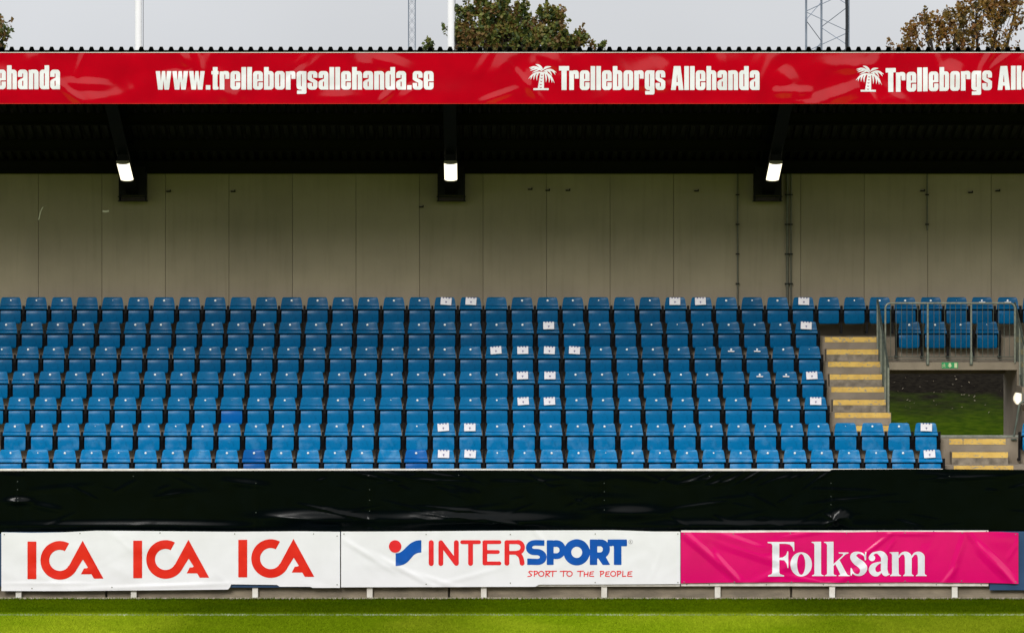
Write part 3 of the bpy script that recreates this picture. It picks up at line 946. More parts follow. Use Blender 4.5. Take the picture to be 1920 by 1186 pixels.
def smooth_pts(pts, n=5):          # Catmull-Rom
    P_ = [np.array(p, float) for p in pts]
    P_ = [2 * P_[0] - P_[1]] + P_ + [2 * P_[-1] - P_[-2]]
    out = []
    for i in range(1, len(P_) - 2):
        for q in range(n):
            t_ = q / n
            a, b_, c, d = P_[i - 1], P_[i], P_[i + 1], P_[i + 2]
            out.append(0.5 * ((2 * b_) + (-a + c) * t_ + (2 * a - 5 * b_ + 4 * c - d) * t_ ** 2 + (-a + 3 * b_ - 3 * c + d) * t_ ** 3))
    out.append(P_[-2])
    return out
def poly(*pts, r=0.0):
    def f(X, Y):
        d = np.full(X.shape, 1e9); ins = np.zeros(X.shape, bool)
        n = len(pts)
        for i in range(n):
            a, b_ = pts[i], pts[(i + 1) % n]
            d = np.minimum(d, sd_seg(X, Y, a, b_, 0))
            c = ((a[1] > Y) != (b_[1] > Y))
            with np.errstate(divide='ignore', invalid='ignore'):
                xi = (b_[0] - a[0]) * (Y - a[1]) / ((b_[1] - a[1]) or 1e-9) + a[0]
            ins ^= c & (X < xi)
        return np.where(ins, -d, d) - r
    return f
def rbox(x0, x1, y0, y1, r=0.0):
    cx, cy, hx, hy = (x0 + x1) / 2, (y0 + y1) / 2, abs(x1 - x0) / 2, abs(y1 - y0) / 2
    r = min(r, hx, hy)
    def f(X, Y):
        qx, qy = np.abs(X - cx) - hx + r, np.abs(Y - cy) - hy + r
        return np.hypot(np.maximum(qx, 0), np.maximum(qy, 0)) + np.minimum(np.maximum(qx, qy), 0) - r
    return f
def ell(cx, cy, rx, ry):
    def f(X, Y):
        k = np.hypot((X - cx) / rx, (Y - cy) / ry)
        return (k - 1) * min(rx, ry)
    return f
def U(*fs):
    def f(X, Y):
        d = fs[0](X, Y)
        for g in fs[1:]: d = np.minimum(d, g(X, Y))
        return d
    return f
def cut(a, *bs):
    def f(X, Y):
        d = a(X, Y)
        for b_ in bs: d = np.maximum(d, -b_(X, Y))
        return d
    return f
def place(fn, ox_, oy_, sx_=1.0, sy_=None, shear=0.0):
    sy_ = sx_ if sy_ is None else sy_
    def f(X, Y):
        u = (X - ox_) / sx_
        v = (Y - oy_ - shear * (X - ox_)) / sy_
        return fn(u, v) * min(abs(sx_), abs(sy_))
    return f

def emboss(name, m, parent, fn, box, cell, D, wr, off=0.004):
    """turns a 2-D print shape (photo-pixel coordinates on the plane at distance D) into a fine sheet that lies on the wrinkled cloth"""
    x0, x1, y0, y1 = box
    nx, ny = int((x1 - x0) / cell) + 1, int((y1 - y0) / cell) + 1
    xs_ = x0 + np.arange(nx + 1) * cell; ys_ = y0 + np.arange(ny + 1) * cell
    X, Y = np.meshgrid(xs_, ys_)
    F = fn(X, Y)
    F = np.where(np.abs(F) < 1e-6, 1e-6, F)
    ins = F < 0
    verts, faces, vid = [], [], {}
    def gv(i, j):
        k = (i, j)
        if k not in vid:
            vid[k] = len(verts); verts.append((X[i, j], Y[i, j]))
        return vid[k]
    def ev(i, j, i2, j2):
        k = (i, j, i2, j2) if (i, j) < (i2, j2) else (i2, j2, i, j)
        if k not in vid:
            a, b_ = F[k[0], k[1]], F[k[2], k[3]]
            t_ = a / (a - b_)
            vid[k] = len(verts)
            verts.append((X[k[0], k[1]] * (1 - t_) + X[k[2], k[3]] * t_, Y[k[0], k[1]] * (1 - t_) + Y[k[2], k[3]] * t_))
        return vid[k]
    cnt = ins[:-1, :-1].astype(int) + ins[1:, :-1] + ins[:-1, 1:] + ins[1:, 1:]
    for i, j in zip(*np.nonzero(cnt)):
        cs = [(i, j), (i + 1, j), (i + 1, j + 1), (i, j + 1)]
        if cnt[i, j] == 4:
            faces.append(tuple(gv(*c) for c in cs)); continue
        p = []
        for a, b_ in zip(cs, cs[1:] + cs[:1]):
            if ins[a]: p.append(gv(*a))
            if ins[a] != ins[b_]: p.append(ev(*a, *b_))
        if len(p) >= 3: faces.append(tuple(p))
    V = np.array(verts)
    WX = (V[:, 0] - VX) * D / FPX; WZ = CAMZ - (V[:, 1] - VY) * D / FPX
    WY = D + wr(WX, WZ) - off
    return link(name, mesh_of(np.stack([WX, WY, WZ], 1), faces, True), m, parent)

# --- heavy condensed letters, y up from baseline, x-height 238
def up(f): return lambda X, Y: f(X, -Y)
_slot = lambda a, b_: rbox(57, 71, a, b_, 6)
_o = rbox(0, 128, 0, 238, 42)
GL = {
    'l': (rbox(0, 61, 0, 290, 3), 61), '.': (rbox(0, 58, 0, 57, 2), 58),
    'o': (cut(_o, _slot(42, 196)), 128),
    'e': (cut(_o, _slot(132, 198), _slot(42, 108), rbox(60, 140, 93, 107)), 128),
    'b': (cut(U(rbox(0, 61, 0, 290, 3), cut(rbox(0, 126, 0, 238, 42))), _slot(42, 196)), 126),
    'd': (cut(U(rbox(65, 126, 0, 290, 3), rbox(0, 126, 0, 238, 42)), rbox(56, 69, 42, 196, 6)), 126),
    'h': (cut(U(rbox(0, 61, 0, 290, 3), rbox(0, 130, -60, 238, 42)), rbox(60, 73, -70, 194, 6), rbox(-20, 150, -80, 0)), 130),
    'n': (cut(U(rbox(0, 61, 0, 234, 3), rbox(0, 130, -60, 238, 42)), rbox(60, 73, -70, 194, 6), rbox(-20, 150, -80, 0)), 130),
    'r': (U(rbox(0, 61, 0, 234, 3), cut(rbox(30, 125, 140, 238, 34), rbox(60, 73, 100, 194, 6), rbox(20, 60, 100, 140)), rbox(73, 125, 138, 190, 3)), 125),
    'a': (cut(U(_o, rbox(68, 128, 0, 120, 3)), poly((-9, 150), (57, 150), (57, 190), (70, 190), (70, 140), (48, 130), (20, 118), (-2, 96), (-9, 80)), _slot(40, 104)), 128),
    's': (cut(_o, poly((57, 196), (71, 196), (71, 152), (140, 152), (140, 84), (126, 108), (100, 128), (57, 150)), poly((71, 42), (57, 42), (57, 86), (-12, 86), (-12, 154), (2, 130), (28, 110), (71, 88))), 128),
    'g': (U(cut(rbox(0, 128, 0, 238, 42), _slot(42, 196)), rbox(67, 128, -20, 236, 3), cut(rbox(6, 128, -55, -12, 24), rbox(66, 70, -12, -10)), rbox(6, 60, -55, -12, 3), rbox(86, 128, -40, 10, 10)), 128),
    'w': (poly((0, 238), (57, 238), (67, 100), (80, 238), (122, 238), (134, 100), (146, 238), (202, 238), (172, 0), (112, 0), (101, 122), (90, 0), (30, 0)), 202),
    't': (U(rbox(18, 79, 20, 290, 3), rbox(0, 93, 195, 238, 2), rbox(18, 93, 0, 40, 14), rbox(18, 79, 12, 120, 14)), 93),
    'T': (U(rbox(0, 134, 236, 290, 2), rbox(34, 101, 0, 290, 2)), 122),
    'A': (cut(poly((0, 0), (37, 290), (127, 290), (165, 0), (102, 0), (95, 52), (69, 52), (62, 0)), poly((81, 205), (73, 96), (90, 96))), 162),
    ' ': (None, 47),
}
def words(s, x, base, sx_, sy_, shear=0.0, gap=14):
    out, cx = [], 0.0
    for ch in s:
        fn, wd = GL[ch]
        if fn is not None: out.append((fn, cx, wd))
        cx += wd + gap
    def f(X, Y):
        d = np.full(X.shape, 1e3)
        for fn, c, wd in out:
            px0 = x + c * sx_ - 4; px1 = x + (c + wd) * sx_ + 6
            j = (X[0] >= px0) & (X[0] <= px1)
            if not j.any(): continue
            u = (X[:, j] - x) / sx_ - c
            v = -(Y[:, j] - base - shear * (X[:, j] - x)) / sy_
            d[:, j] = np.minimum(d[:, j], fn(u, v) * min(sx_, sy_))
        return d
    return f, x + (cx - gap) * sx_

# ------------------------------------------------ red fascia banner
FD = 81.84
fw = Wrinkle()
g_ = random.Random(21)
for i in range(95):
    px = g_.uniform(-250, 2250)
    edge = g_.random()
    if edge < 0.34: py = g_.uniform(97, 122); ang = g_.choice([90, 75, 105, 60, 120])
    elif edge < 0.6: py = g_.uniform(172, 196); ang = g_.choice([0, 20, -20, 75, 110])
    else: py = g_.uniform(110, 185); ang = g_.uniform(-70, 70)
    fw.tent(wx(px, FD), wz(py, FD), ang, g_.uniform(0.09, 0.24), g_.uniform(0.18, 0.62), g_.choice([1, 1, 1, -0.3]) * g_.uniform(0.005, 0.017))
for i in range(40):
    fw.blob(wx(g_.uniform(-250, 2250), FD), wz(g_.uniform(100, 194), FD), g_.uniform(0.2, 0.7), g_.uniform(0.12, 0.3), g_.uniform(-0.005, 0.010))
fascia = thing('fascia_banner', 'long glossy red banner with white lettering and palms along the roof edge', 'banner', (0, FD, 9.0))
def F_(o, par=fascia):
    o.parent = par; o.location = -Vector(par.location); return o
F_(cloth('vinyl_sheet', M['red_vinyl'], None, FD, XL, XR, lambda x: wz(99.5, FD), lambda x: wz(193.5, FD), 0.025, fw))
F_(Geo().box(XL, XR, FD - 0.012, FD + 0.05, wz(99.2, FD), wz(98.0, FD)).build('top_rail', M['white_paint']))
F_(Geo().box(XL, XR, FD - 0.008, FD + 0.05, wz(194.8, FD), wz(193.9, FD)).build('bottom_rail', M['ink_red']))
CELL = 0.62
f_, xe = words('www.trelleborgsallehanda.se', 292, 168.3, 0.1428, 0.1458)
k_ = (813 - 292) / (xe - 292)
f_, xe = words('www.trelleborgsallehanda.se', 292, 168.3, 0.1428 * k_, 0.1458)
F_(emboss('lettering', M['print_white'], None, f_, (288, 818, 122, 180), CELL, FD, fw))
f_, xe = words('Trelleborgs Allehanda', 1048, 169, 0.127, 0.1545)
k_ = (1424 - 1048) / (xe - 1048)
SX = 0.127 * k_
for ox2, by, sh, bx2 in ((1048, 169, 0.0, (1044, 1429, 120, 182)), (1660.5, 172.8, -0.018, (1656, 2045, 112, 186)), (-263.5, 167.6, 0.0, (-267, 118, 118, 182))):
    f_, xe = words('Trelleborgs Allehanda', ox2, by, SX, 0.1545, sh)
    F_(emboss('lettering', M['print_white'], None, f_, bx2, CELL, FD, fw))
frond = lambda *p: vcap(p)
palm = U(
    cut(poly((262, 296), (320, 296), (320, 420), (318, 527), (226, 527), (244, 420)), *[poly((c - 16, y), (c, y + 9), (c + 14, y - 1), (c + 14, y + 12), (c, y + 22), (c - 16, y + 12)) for c, y in ((290, 322), (284, 366), (279, 412), (273, 460), (272, 505))]),
    rbox(160, 390, 525, 553, 4),
    frond((302, 252, 6), (272, 212, 17), (235, 182, 15), (196, 168, 2)),
    frond((308, 248, 5), (345, 218, 16), (390, 206, 12), (427, 203, 2)),
    frond((292, 266, 6), (230, 226, 17), (165, 208, 14), (98, 218, 2)),
    frond((215, 228, 12), (160, 245, 10), (112, 262, 1)), frond((250, 244, 10), (195, 268, 9), (142, 292, 1)), frond((165, 214, 10), (130, 232, 7), (104, 238, 1)),
    frond((316, 272, 6), (380, 252, 15), (440, 256, 14), (508, 290, 2)),
    frond((380, 258, 12), (415, 290, 11), (440, 340, 1)), frond((440, 262, 10), (470, 290, 9), (490, 325, 1)), frond((340, 270, 9), (362, 282, 9), (382, 300, 1)),
    frond((292, 288, 8), (220, 292, 14), (150, 325, 12), (84, 386, 1)),
    frond((160, 318, 9), (135, 350, 9), (120, 402, 1)), frond((195, 304, 9), (172, 350, 10), (166, 402, 1)), frond((235, 298, 9), (212, 345, 11), (212, 412, 1)),
    frond((292, 288, 8), (360, 305, 14), (425, 355, 13), (478, 450, 1)),
    frond((340, 302, 10), (352, 370, 11), (350, 438, 1)), frond((375, 318, 10), (398, 375, 11), (395, 446, 1)), frond((410, 345, 9), (434, 395, 10), (438, 446, 1)))
for ox2, oy2 in ((980, 100), (1593.5, 103)):
    F_(emboss('palm_emblem', M['print_white'], None, place(palm, ox2, oy2, 0.125), (ox2 + 8, ox2 + 66, oy2 + 18, oy2 + 72), 0.4, FD, fw))

# ------------------------------------------------ advertising boards
BD = 81.74
def board(name, label, m, xa, xb, yt, yb_):
    t = thing(name, label, 'board', ((xa + xb) / 2, BD + 0.05, 0))
    o = Vector(t.location)
    Geo().box(xa - o.x, xb - o.x, -0.015, 0.02, wz(yb_, BD), wz(yt, BD)).build('panel', m, t, bevel=0.004)
    Geo().box(xa - o.x, xb - o.x, 0.022, 0.06, wz(1030, BD), wz(1022, BD)).build('rear_rail', M['galv'], t)
    return t, o
b1, o1 = board('advertising_board', 'navy-backed board under the left white banner with red logos', M['blue_board'], wx(3, BD), wx(638, BD), 997, 1101)
b2_, o2 = board('advertising_board', 'white board under the middle white sports banner', M['white_paint'], wx(640, BD), wx(1275, BD), 996, 1099)
b3, o3 = board('advertising_board', 'white board under the magenta banner with bolts along its lower edge', M['white_paint'], wx(1277, BD), wx(1854, BD), 994.0, 1098.5)
b4, o4 = board('advertising_board', 'navy blue board at the lower right corner beside the magenta banner', M['blue_board'], wx(1856, BD), wx(2500, BD), 996, 1106)
b5, o5 = board('advertising_board', 'sliver of navy board cut off by the left edge', M['blue_board'], wx(-560, BD), wx(1.5, BD), 1000, 1099)
for px, (bt, bo_) in ((34, (b1, o1)), (250, (b1, o1)), (478, (b1, o1)), (693, (b2_, o2)), (907, (b2_, o2)), (1133, (b2_, o2)), (1346, (b3, o3)), (1561, (b3, o3)), (1791, (b3, o3)), (2010, (b4, o4)), (-190, (b5, o5))):
    X = wx(px, BD) - bo_.x
    Geo().box(X - 0.052, X + 0.052, 0.0215, 0.09, -0.02, wz(1010, BD)).build('post', M['white_paint'], bt, bevel=0.004)
bolt_me = quick(Geo().tube([(0, -0.006, 0), (0, 0.004, 0)], 0.010, 8), M['galv_dark'])
for px in (1288, 1330, 1437, 1544, 1650, 1756, 1840):
    link('bolt', bolt_me, None, b3, (wx(px, BD) - o3.x, -0.016, wz(1095.3, BD)))
for px in (1645, 1751, 1850):
    link('bolt', bolt_me, None, b3, (wx(px, BD) - o3.x, -0.016, wz(995.6, BD)))

def banner(label, xa, xb, zt, zb_, wr, m, D, step=0.025):
    t = thing('vinyl_banner', label, 'banner', ((xa + xb) / 2, D, zb_(xa)))
    o = cloth('vinyl_sheet', m, t, D, xa, xb, zt, zb_, step, wr)
    o.location = -Vector(t.location)
    return t
def on(t, o):
    o.parent = t; o.location = -Vector(t.location); return o
ND = BD - 0.012
interp = lambda pts: (lambda x: wz(float(np.interp(x * FPX / ND + VX, [p[0] for p in pts], [p[1] for p in pts])), ND))
eyelet_me = quick(Geo().tube([(0, -0.006, 0), (0, 0.002, 0)], 0.011, 8), M['galv'])
def eyelets(t, pts, wr):
    for px, py in pts:
        X, Z = wx(px, ND), wz(py, ND)
        link('eyelet', eyelet_me, None, t, (X - t.location.x, float(wr(np.array([X]), np.array([Z]))[0]) - 0.002, Z - t.location.z))

# left banner: three red logos
w1 = Wrinkle()
g_ = random.Random(5)
for i in range(34):
    w1.tent(wx(g_.uniform(0, 640), ND), wz(g_.uniform(1000, 1105), ND), g_.uniform(-60, 60), g_.uniform(0.06, 0.2), g_.uniform(0.2, 0.6), g_.uniform(0.001, 0.006))
for i in range(12): w1.blob(wx(g_.uniform(0, 640), ND), wz(g_.uniform(1000, 1105), ND), g_.uniform(0.2, 0.6), g_.uniform(0.1, 0.25), g_.uniform(-0.004, 0.009))
w1.tent(wx(300, ND), wz(1098, ND), 2, 0.05, 1.6, 0.012)
w1.tent(wx(90, ND), wz(1093, ND), 0, 0.04, 1.0, 0.008)
n1 = banner('white banner at lower left printed with three red logos', wx(2.5, ND), wx(637.5, ND),
            interp([(0, 997), (60, 998), (120, 997), (180, 994), (260, 994.5), (430, 996), (560, 995), (640, 996)]),
            interp([(0, 1107), (120, 1107), (300, 1105.5), (426, 1104.2), (430, 1103), (433, 1094.5), (520, 1095.5), (524, 1099), (582, 1099), (586, 1101), (640, 1101)]), w1, M['white_vinyl'], ND)
ica = U(rbox(213, 378, 190, 886),
        cut(ell(812, 538, 358, 358), ell(812, 538, 195, 195), poly((812, 538), (1158, -88), (1700, -88), (1700, 1050), (1505, 938))),
        poly((1235, 172), (983, 638), (960, 650), (1108, 738), (1121, 716), (1240, 522), (1332, 668), (1318, 683), (1258, 688), (1203, 796), (1398, 796), (1446, 876), (1620, 876)))
for i, (dx, dy) in enumerate(((0, 0), (198.3, -1.7), (395.3, -3.3))):
    on(n1, emboss('logo', M['ink_red'], None, place(ica, 30 + dx, 995 + dy, 1 / 9.883), (48 + dx, 197 + dx, 1009 + dy, 1090 + dy), 0.8, ND, w1))
eyelets(n1, [(8, 1001), (150, 999), (300, 998), (440, 1000), (588, 1000), (632, 1004), (632, 1095), (210, 1100), (60, 1102)], w1)

# middle banner
w2 = Wrinkle()
for i in range(30):
    w2.tent(wx(g_.uniform(640, 1280), ND), wz(g_.uniform(1000, 1098), ND), g_.uniform(-50, 50), g_.uniform(0.06, 0.2), g_.uniform(0.2, 0.6), g_.uniform(0.001, 0.0045))
for x_, y_, a_, L_, am in ((690, 1040, -32, 0.7, 0.012), (760, 1070, -28, 0.9, 0.012), (820, 1088, -18, 0.6, 0.008), (1010, 1003, -50, 0.25, 0.010), (880, 1080, 15, 0.8, 0.006), (1230, 1060, 70, 0.4, 0.005)):
    w2.tent(wx(x_, ND), wz(y_, ND), a_, 0.07, L_, am)
n2 = banner('white sports banner in the middle with red and blue lettering', wx(639.5, ND), wx(1275.5, ND),
            interp([(640, 996), (800, 995), (1000, 993.5), (1150, 993), (1240, 996), (1280, 996)]),
            interp([(640, 1100), (1005, 1099), (1010, 1095), (1180, 1094.5), (1276, 1094)]), w2, M['white_vinyl'], ND)
s_ = 1 / 6.857
arcR = [(1720 + 64 * math.cos(R(a)), 207 + 67 * math.sin(R(a))) for a in range(-90, 91, 15)]
inter = U(cap((607, 146), (607, 414), r=32), cap((731, 414), (731, 147), (930, 412), (930, 146), r=31), cap((1006, 140), (1220, 140), r=25), cap((1113, 150), (1113, 412), r=31),
          cap((1297, 145), (1297, 408), r=30), cap((1290, 140), (1484, 140), r=24), cap((1297, 266), (1464, 266), r=24), cap((1290, 412), (1484, 412), r=24),
          cap((1580, 145), (1580, 410), r=31), cap((1575, 140), (1720, 140), r=25), cap(*arcR, r=28), cap((1720, 276), (1580, 276), r=24), vcap([(1715, 285, 28), (1750, 315, 29), (1768, 360, 30), (1776, 410, 31)]))
on(n2, emboss('red_lettering', M['ink_red2'], None, place(inter, 720, 995, s_), (800, 986, 1008, 1063), 0.7, ND, w2))
sport = U(vcap([(378, 150, 36), (280, 150, 36), (228, 178, 38), (222, 228, 40), (262, 262, 40), (345, 270, 40), (395, 305, 42), (394, 360, 42), (345, 391, 40), (236, 391, 40)]),
          rbox(379, 416, 115, 186, 5), rbox(196, 240, 350, 432, 5),
          cut(U(rbox(447, 535, 115, 432, 8), cut(rbox(447, 690, 115, 357, 118), rbox(440, 447, 100, 360))), rbox(535, 611, 200, 282, 40), rbox(535, 560, 200, 282, 2)),
          cut(ell(832, 270, 168, 168), ell(832, 270, 70, 72)),
          cut(U(rbox(1000, 1096, 105, 432, 8), rbox(1000, 1258, 105, 350, 118), poly((1080, 320), (1200, 320), (1262, 432), (1166, 432), (1096, 330))), rbox(1096, 1167, 192, 272, 38), rbox(1096, 1120, 192, 272, 2)),
          rbox(1230, 1478, 105, 192, 8), rbox(1310, 1407, 110, 432, 8))
# keep the white slits between touching letters
sport = cut(sport, cap((1296, 192), (1296, 330), r=7), poly((1296, 196), (1306, 196), (1306, 330), (1262, 420), (1225, 350)))
on(n2, emboss('blue_lettering', M['ink_blue'], None, place(sport, 960, 995, s_), (984, 1178, 1007, 1061), 0.7, ND, w2))
on(n2, emboss('ball_emblem', M['ink_red2'], None, place(ell(143, 195, 80, 80), 720, 995, s_), (727, 754, 1010, 1037), 0.7, ND, w2, 0.007))
ribbon = poly(*[tuple(p) for p in smooth_pts([(150, 283), (200, 275), (250, 240), (300, 190), (350, 150), (410, 122), (480, 113)])], *[tuple(p) for p in smooth_pts([(480, 272), (430, 280), (385, 305), (340, 355), (290, 405), (230, 435), (150, 447)])])
on(n2, emboss('ribbon_emblem', M['ink_blue'], None, place(ribbon, 720, 995, s_), (740, 792, 1010, 1062), 0.7, ND, w2))
def scrawl(ch, x, w_, y0=512, y1=580):
    m_ = (y0 + y1) / 2; h = y1 - y0
    L = {
        'S': [[(x + w_, y0 + 6), (x + w_ * .5, y0), (x + w_ * .2, y0 + 12), (x + w_ * .55, m_), (x + w_ * .85, y1 - 18), (x + w_ * .5, y1 - 2), (x, y1)]],
        'P': [[(x + 6, y1), (x + 10, y0)], [(x, y0 + 4), (x + w_ * .8, y0 + 2), (x + w_, y0 + 18), (x + w_ * .6, m_ + 4), (x + 10, m_ + 8)]],
        'O': [[(x + w_ * .5 + w_ * .5 * math.cos(a * .524), m_ + h * .48 * math.sin(a * .524)) for a in range(13)]],
        'R': [[(x + 4, y1 + 4), (x + 10, y0)], [(x, y0 + 2), (x + w_ * .8, y0), (x + w_, y0 + 14), (x + w_ * .6, m_), (x + 12, m_ + 6), (x + w_ * .9, y1)]],
        'T': [[(x, y0 + 4), (x + w_, y0)], [(x + w_ * .5, y0), (x + w_ * .45, y1)]],
        'H': [[(x, y0 + 14), (x - 2, y1)], [(x + w_, y0 + 10), (x + w_ - 4, y1)], [(x, m_ + 8), (x + w_, m_ + 2)]],
        'E': [[(x + w_, y0 + 6), (x + 8, y0 + 12), (x, y1 - 4), (x + w_, y1)], [(x + 4, m_ + 4), (x + w_ * .8, m_)]],
        'L': [[(x + 4, y0), (x, y1), (x + w_, y1 - 4)]],
    }[ch]
    return U(*[cap(*s, r=6.2) for s in L])
tagl = U(*[scrawl(c, x_, w_) for c, x_, w_ in (('S', 203, 60), ('P', 280, 52), ('O', 342, 68), ('R', 430, 56), ('T', 480, 92), ('T', 620, 88), ('O', 704, 70), ('T', 840, 78), ('H', 930, 48), ('E', 998, 52), ('P', 1132, 50), ('E', 1202, 50), ('O', 1268, 66), ('P', 1350, 52), ('L', 1422, 40), ('E', 1487, 56))])
on(n2, emboss('slogan', M['ink_red2'], None, place(tagl, 960, 995, s_), (986, 1190, 1066, 1083), 0.42, ND, w2))['kind'] = 'stuff'
reg = U(cut(ell(1525, 135, 28, 28), ell(1525, 135, 23, 23)), cap((1517, 150), (1517, 122), (1532, 126), (1518, 136), (1534, 150), r=3))
on(n2, emboss('registered_mark', M['ink_grey'], None, place(reg, 960, 995, s_), (1177, 1188, 1009, 1020), 0.4, ND, w2))
eyelets(n2, [(645, 1000), (799, 1001), (957, 1001), (1116, 1000), (1271, 1000), (1271, 1091), (1116, 1091), (957, 1092), (799, 1094)], w2)

# right banner: magenta
w3 = Wrinkle()
for x_, y_, a_, ww, L_, am in ((1330, 1040, -40, 0.10, 0.95, 0.03), (1362, 1062, -52, 0.06, 0.55, 0.02), (1420, 1040, -18, 0.12, 0.9, 0.02), (1450, 1075, 25, 0.10, 0.8, 0.014), (1390, 1015, -20, 0.10, 0.7, 0.018),
                               (1640, 1024, 38, 0.06, 0.5, 0.016), (1600, 1075, 28, 0.10, 0.8, 0.016), (1668, 1025, 55, 0.05, 0.25, 0.010), (1790, 1060, 72, 0.09, 0.7, 0.022), (1775, 1085, 50, 0.06, 0.35, 0.014),
                               (1872, 1062, -45, 0.13, 0.62, 0.03), (1895, 1088, -50, 0.06, 0.4, 0.016), (1823, 1008, -55, 0.07, 0.4, 0.012), (1700, 1000, 0, 0.05, 0.6, 0.010), (1510, 1000, 10, 0.06, 0.6, 0.010), (1900, 1030, 60, 0.06, 0.25, 0.010),
                               (1520, 1088, -12, 0.06, 0.8, 0.010), (1735, 1040, 60, 0.16, 0.5, 0.008)):
    w3.tent(wx(x_, ND), wz(y_, ND), a_, ww, L_, am)
for i in range(16): w3.blob(wx(g_.uniform(1280, 1910), ND), wz(g_.uniform(1000, 1090), ND), g_.uniform(0.15, 0.5), g_.uniform(0.1, 0.25), g_.uniform(-0.006, 0.012))
n3 = banner('magenta banner at lower right with white serif lettering', wx(1276.5, ND), wx(1909.5, ND),
            interp([(1277, 997), (1385, 998), (1480, 996.5), (1590, 997), (1690, 995.5), (1800, 996.5), (1870, 996), (1910, 998)]),
            interp([(1277, 1092.5), (1375, 1091), (1490, 1090.5), (1600, 1091.5), (1700, 1090.5), (1800, 1091.5), (1860, 1092), (1910, 1093.5)]), w3, M['pink_vinyl'], ND, 0.02)
foot = lambda x0_, x1_, c0, c1: poly((x0_, 474), (x0_, 465), (c0 - 8, 458), (c0, 445), (c0, 430), (c1, 430), (c1, 445), (c1 + 8, 458), (x1_, 465), (x1_, 474))
folk = U(
    poly((55, 90), (355, 90), (356, 193), (346, 193), (336, 152), (304, 118), (262, 110), (187, 110), (187, 268), (225, 264), (262, 240), (279, 195), (288, 195), (288, 382), (279, 382), (268, 330), (240, 296), (187, 292), (187, 430), (196, 452), (240, 465), (240, 478), (60, 478), (60, 465), (98, 452), (108, 430), (108, 130), (98, 108), (55, 102)),
    cut(ell(433, 342, 121, 136), ell(433, 342, 46, 117)),
    poly((550, 89), (657, 87), (657, 440), (582, 440), (582, 125), (574, 106), (550, 98)), foot(555, 687, 582, 657),
    poly((690, 89), (797, 87), (797, 440), (724, 440), (724, 125), (715, 106), (690, 98)), foot(698, 830, 724, 797),
    poly((797, 338), (902, 240), (906, 224), (855, 218), (855, 208), (966, 208), (966, 218), (934, 228), (858, 300), (797, 360)),
    poly((812, 330), (860, 285), (945, 446), (958, 460), (980, 466), (980, 474), (853, 474), (853, 466), (872, 458), (870, 446)),
    vcap([(1148, 252, 7), (1118, 222, 10), (1072, 212, 13), (1030, 230, 26), (1020, 262, 36), (1052, 305, 42), (1104, 342, 44), (1134, 385, 42), (1122, 430, 30), (1085, 460, 13), (1042, 455, 10), (1012, 428, 9), (997, 392, 7)]),
    poly((1154, 202), (1165, 202), (1163, 296), (1150, 296), (1138, 250), (1148, 232)), poly((988, 382), (1001, 382), (1016, 428), (1006, 450), (998, 470), (988, 470)),
    vcap([(1230, 270, 35), (1228, 268, 35)]), vcap([(1215, 255, 18), (1240, 222, 14), (1285, 209, 12), (1332, 222, 30), (1366, 262, 37), (1367, 330, 37), (1367, 405, 37), (1378, 438, 34), (1395, 456, 16), (1424, 452, 6)]),
    vcap([(1335, 318, 8), (1290, 332, 16), (1245, 362, 30), (1230, 402, 37), (1250, 440, 32), (1290, 452, 22), (1335, 425, 8)]),
    poly((1428, 206), (1528, 203), (1530, 440), (1455, 440), (1455, 235), (1446, 218), (1428, 214)), foot(1432, 1556, 1455, 1530),
    vcap([(1530, 262, 8), (1560, 225, 11), (1600, 218, 20), (1634, 250, 38), (1638, 300, 38), (1638, 420, 38)]), foot(1580, 1700, 1600, 1676),
    vcap([(1676, 262, 8), (1706, 225, 11), (1746, 218, 20), (1780, 250, 38), (1784, 300, 38), (1784, 420, 38)]), foot(1724, 1846, 1746, 1822))
on(n3, emboss('lettering', M['print_white'], None, place(folk, 1430, 1000, 1 / 6.0), (1436, 1742, 1010, 1084), 0.6, ND, w3))
eyelets(n3, [(1283, 1000), (1375, 1000), (1482, 999), (1587, 998.5), (1697, 998), (1804, 998), (1904, 1001), (1904, 1090), (1803, 1088), (1697, 1088.5), (1590, 1089.5), (1484, 1090), (1377, 1090), (1283, 1090)], w3)

# ------------------------------------------------ black tarpaulin over the front rail
TD = 81.97
wt = Wrinkle()
g_ = random.Random(9)
for px in (-100, 34, 480, 693, 1133, 1558, 1990):                       # sewn seams tied to the posts behind
    wt.tent(wx(px, TD), wz(935, TD), 90, 0.035, 0.8, 0.012)
for i in range(26):
    wt.tent(wx(g_.uniform(-100, 2000), TD), wz(g_.uniform(884, 990), TD), g_.uniform(-14, 14), g_.uniform(0.03, 0.10), g_.uniform(0.3, 1.2), g_.uniform(0.003, 0.012))
for i in range(16):                                                       # drag folds pulled from the tied top corners
    wt.tent(wx(1300 + i * 17, TD), wz(886 + g_.uniform(0, 16), TD), 28 + g_.uniform(-8, 8), 0.025, g_.uniform(0.2, 0.45), g_.uniform(0.004, 0.009))
for i in range(12):
    wt.tent(wx(640 + g_.uniform(0, 200), TD), wz(884 + g_.uniform(0, 22), TD), -8 + g_.uniform(-6, 6), 0.028, g_.uniform(0.3, 0.7), g_.uniform(0.004, 0.009))
for i in range(14):                                                       # slack folds near the hem
    wt.tent(wx(570 + g_.uniform(0, 420), TD), wz(955 + g_.uniform(0, 34), TD), -5 + g_.uniform(-9, 9), 0.035, g_.uniform(0.3, 0.9), g_.uniform(0.006, 0.014))
for px, py, sx_, sz_, a in ((590, 972, 0.8, 0.10, 0.045), (880, 975, 1.4, 0.10, 0.05), (1180, 962, 0.5, 0.10, 0.03), (1575, 972, 0.16, 0.10, 0.04), (35, 940, 0.18, 0.05, 0.03), (1400, 985, 2.0, 0.08, 0.02), (250, 985, 2.0, 0.06, 0.02)):
    wt.blob(wx(px, TD), wz(py, TD), sx_, sz_, a)
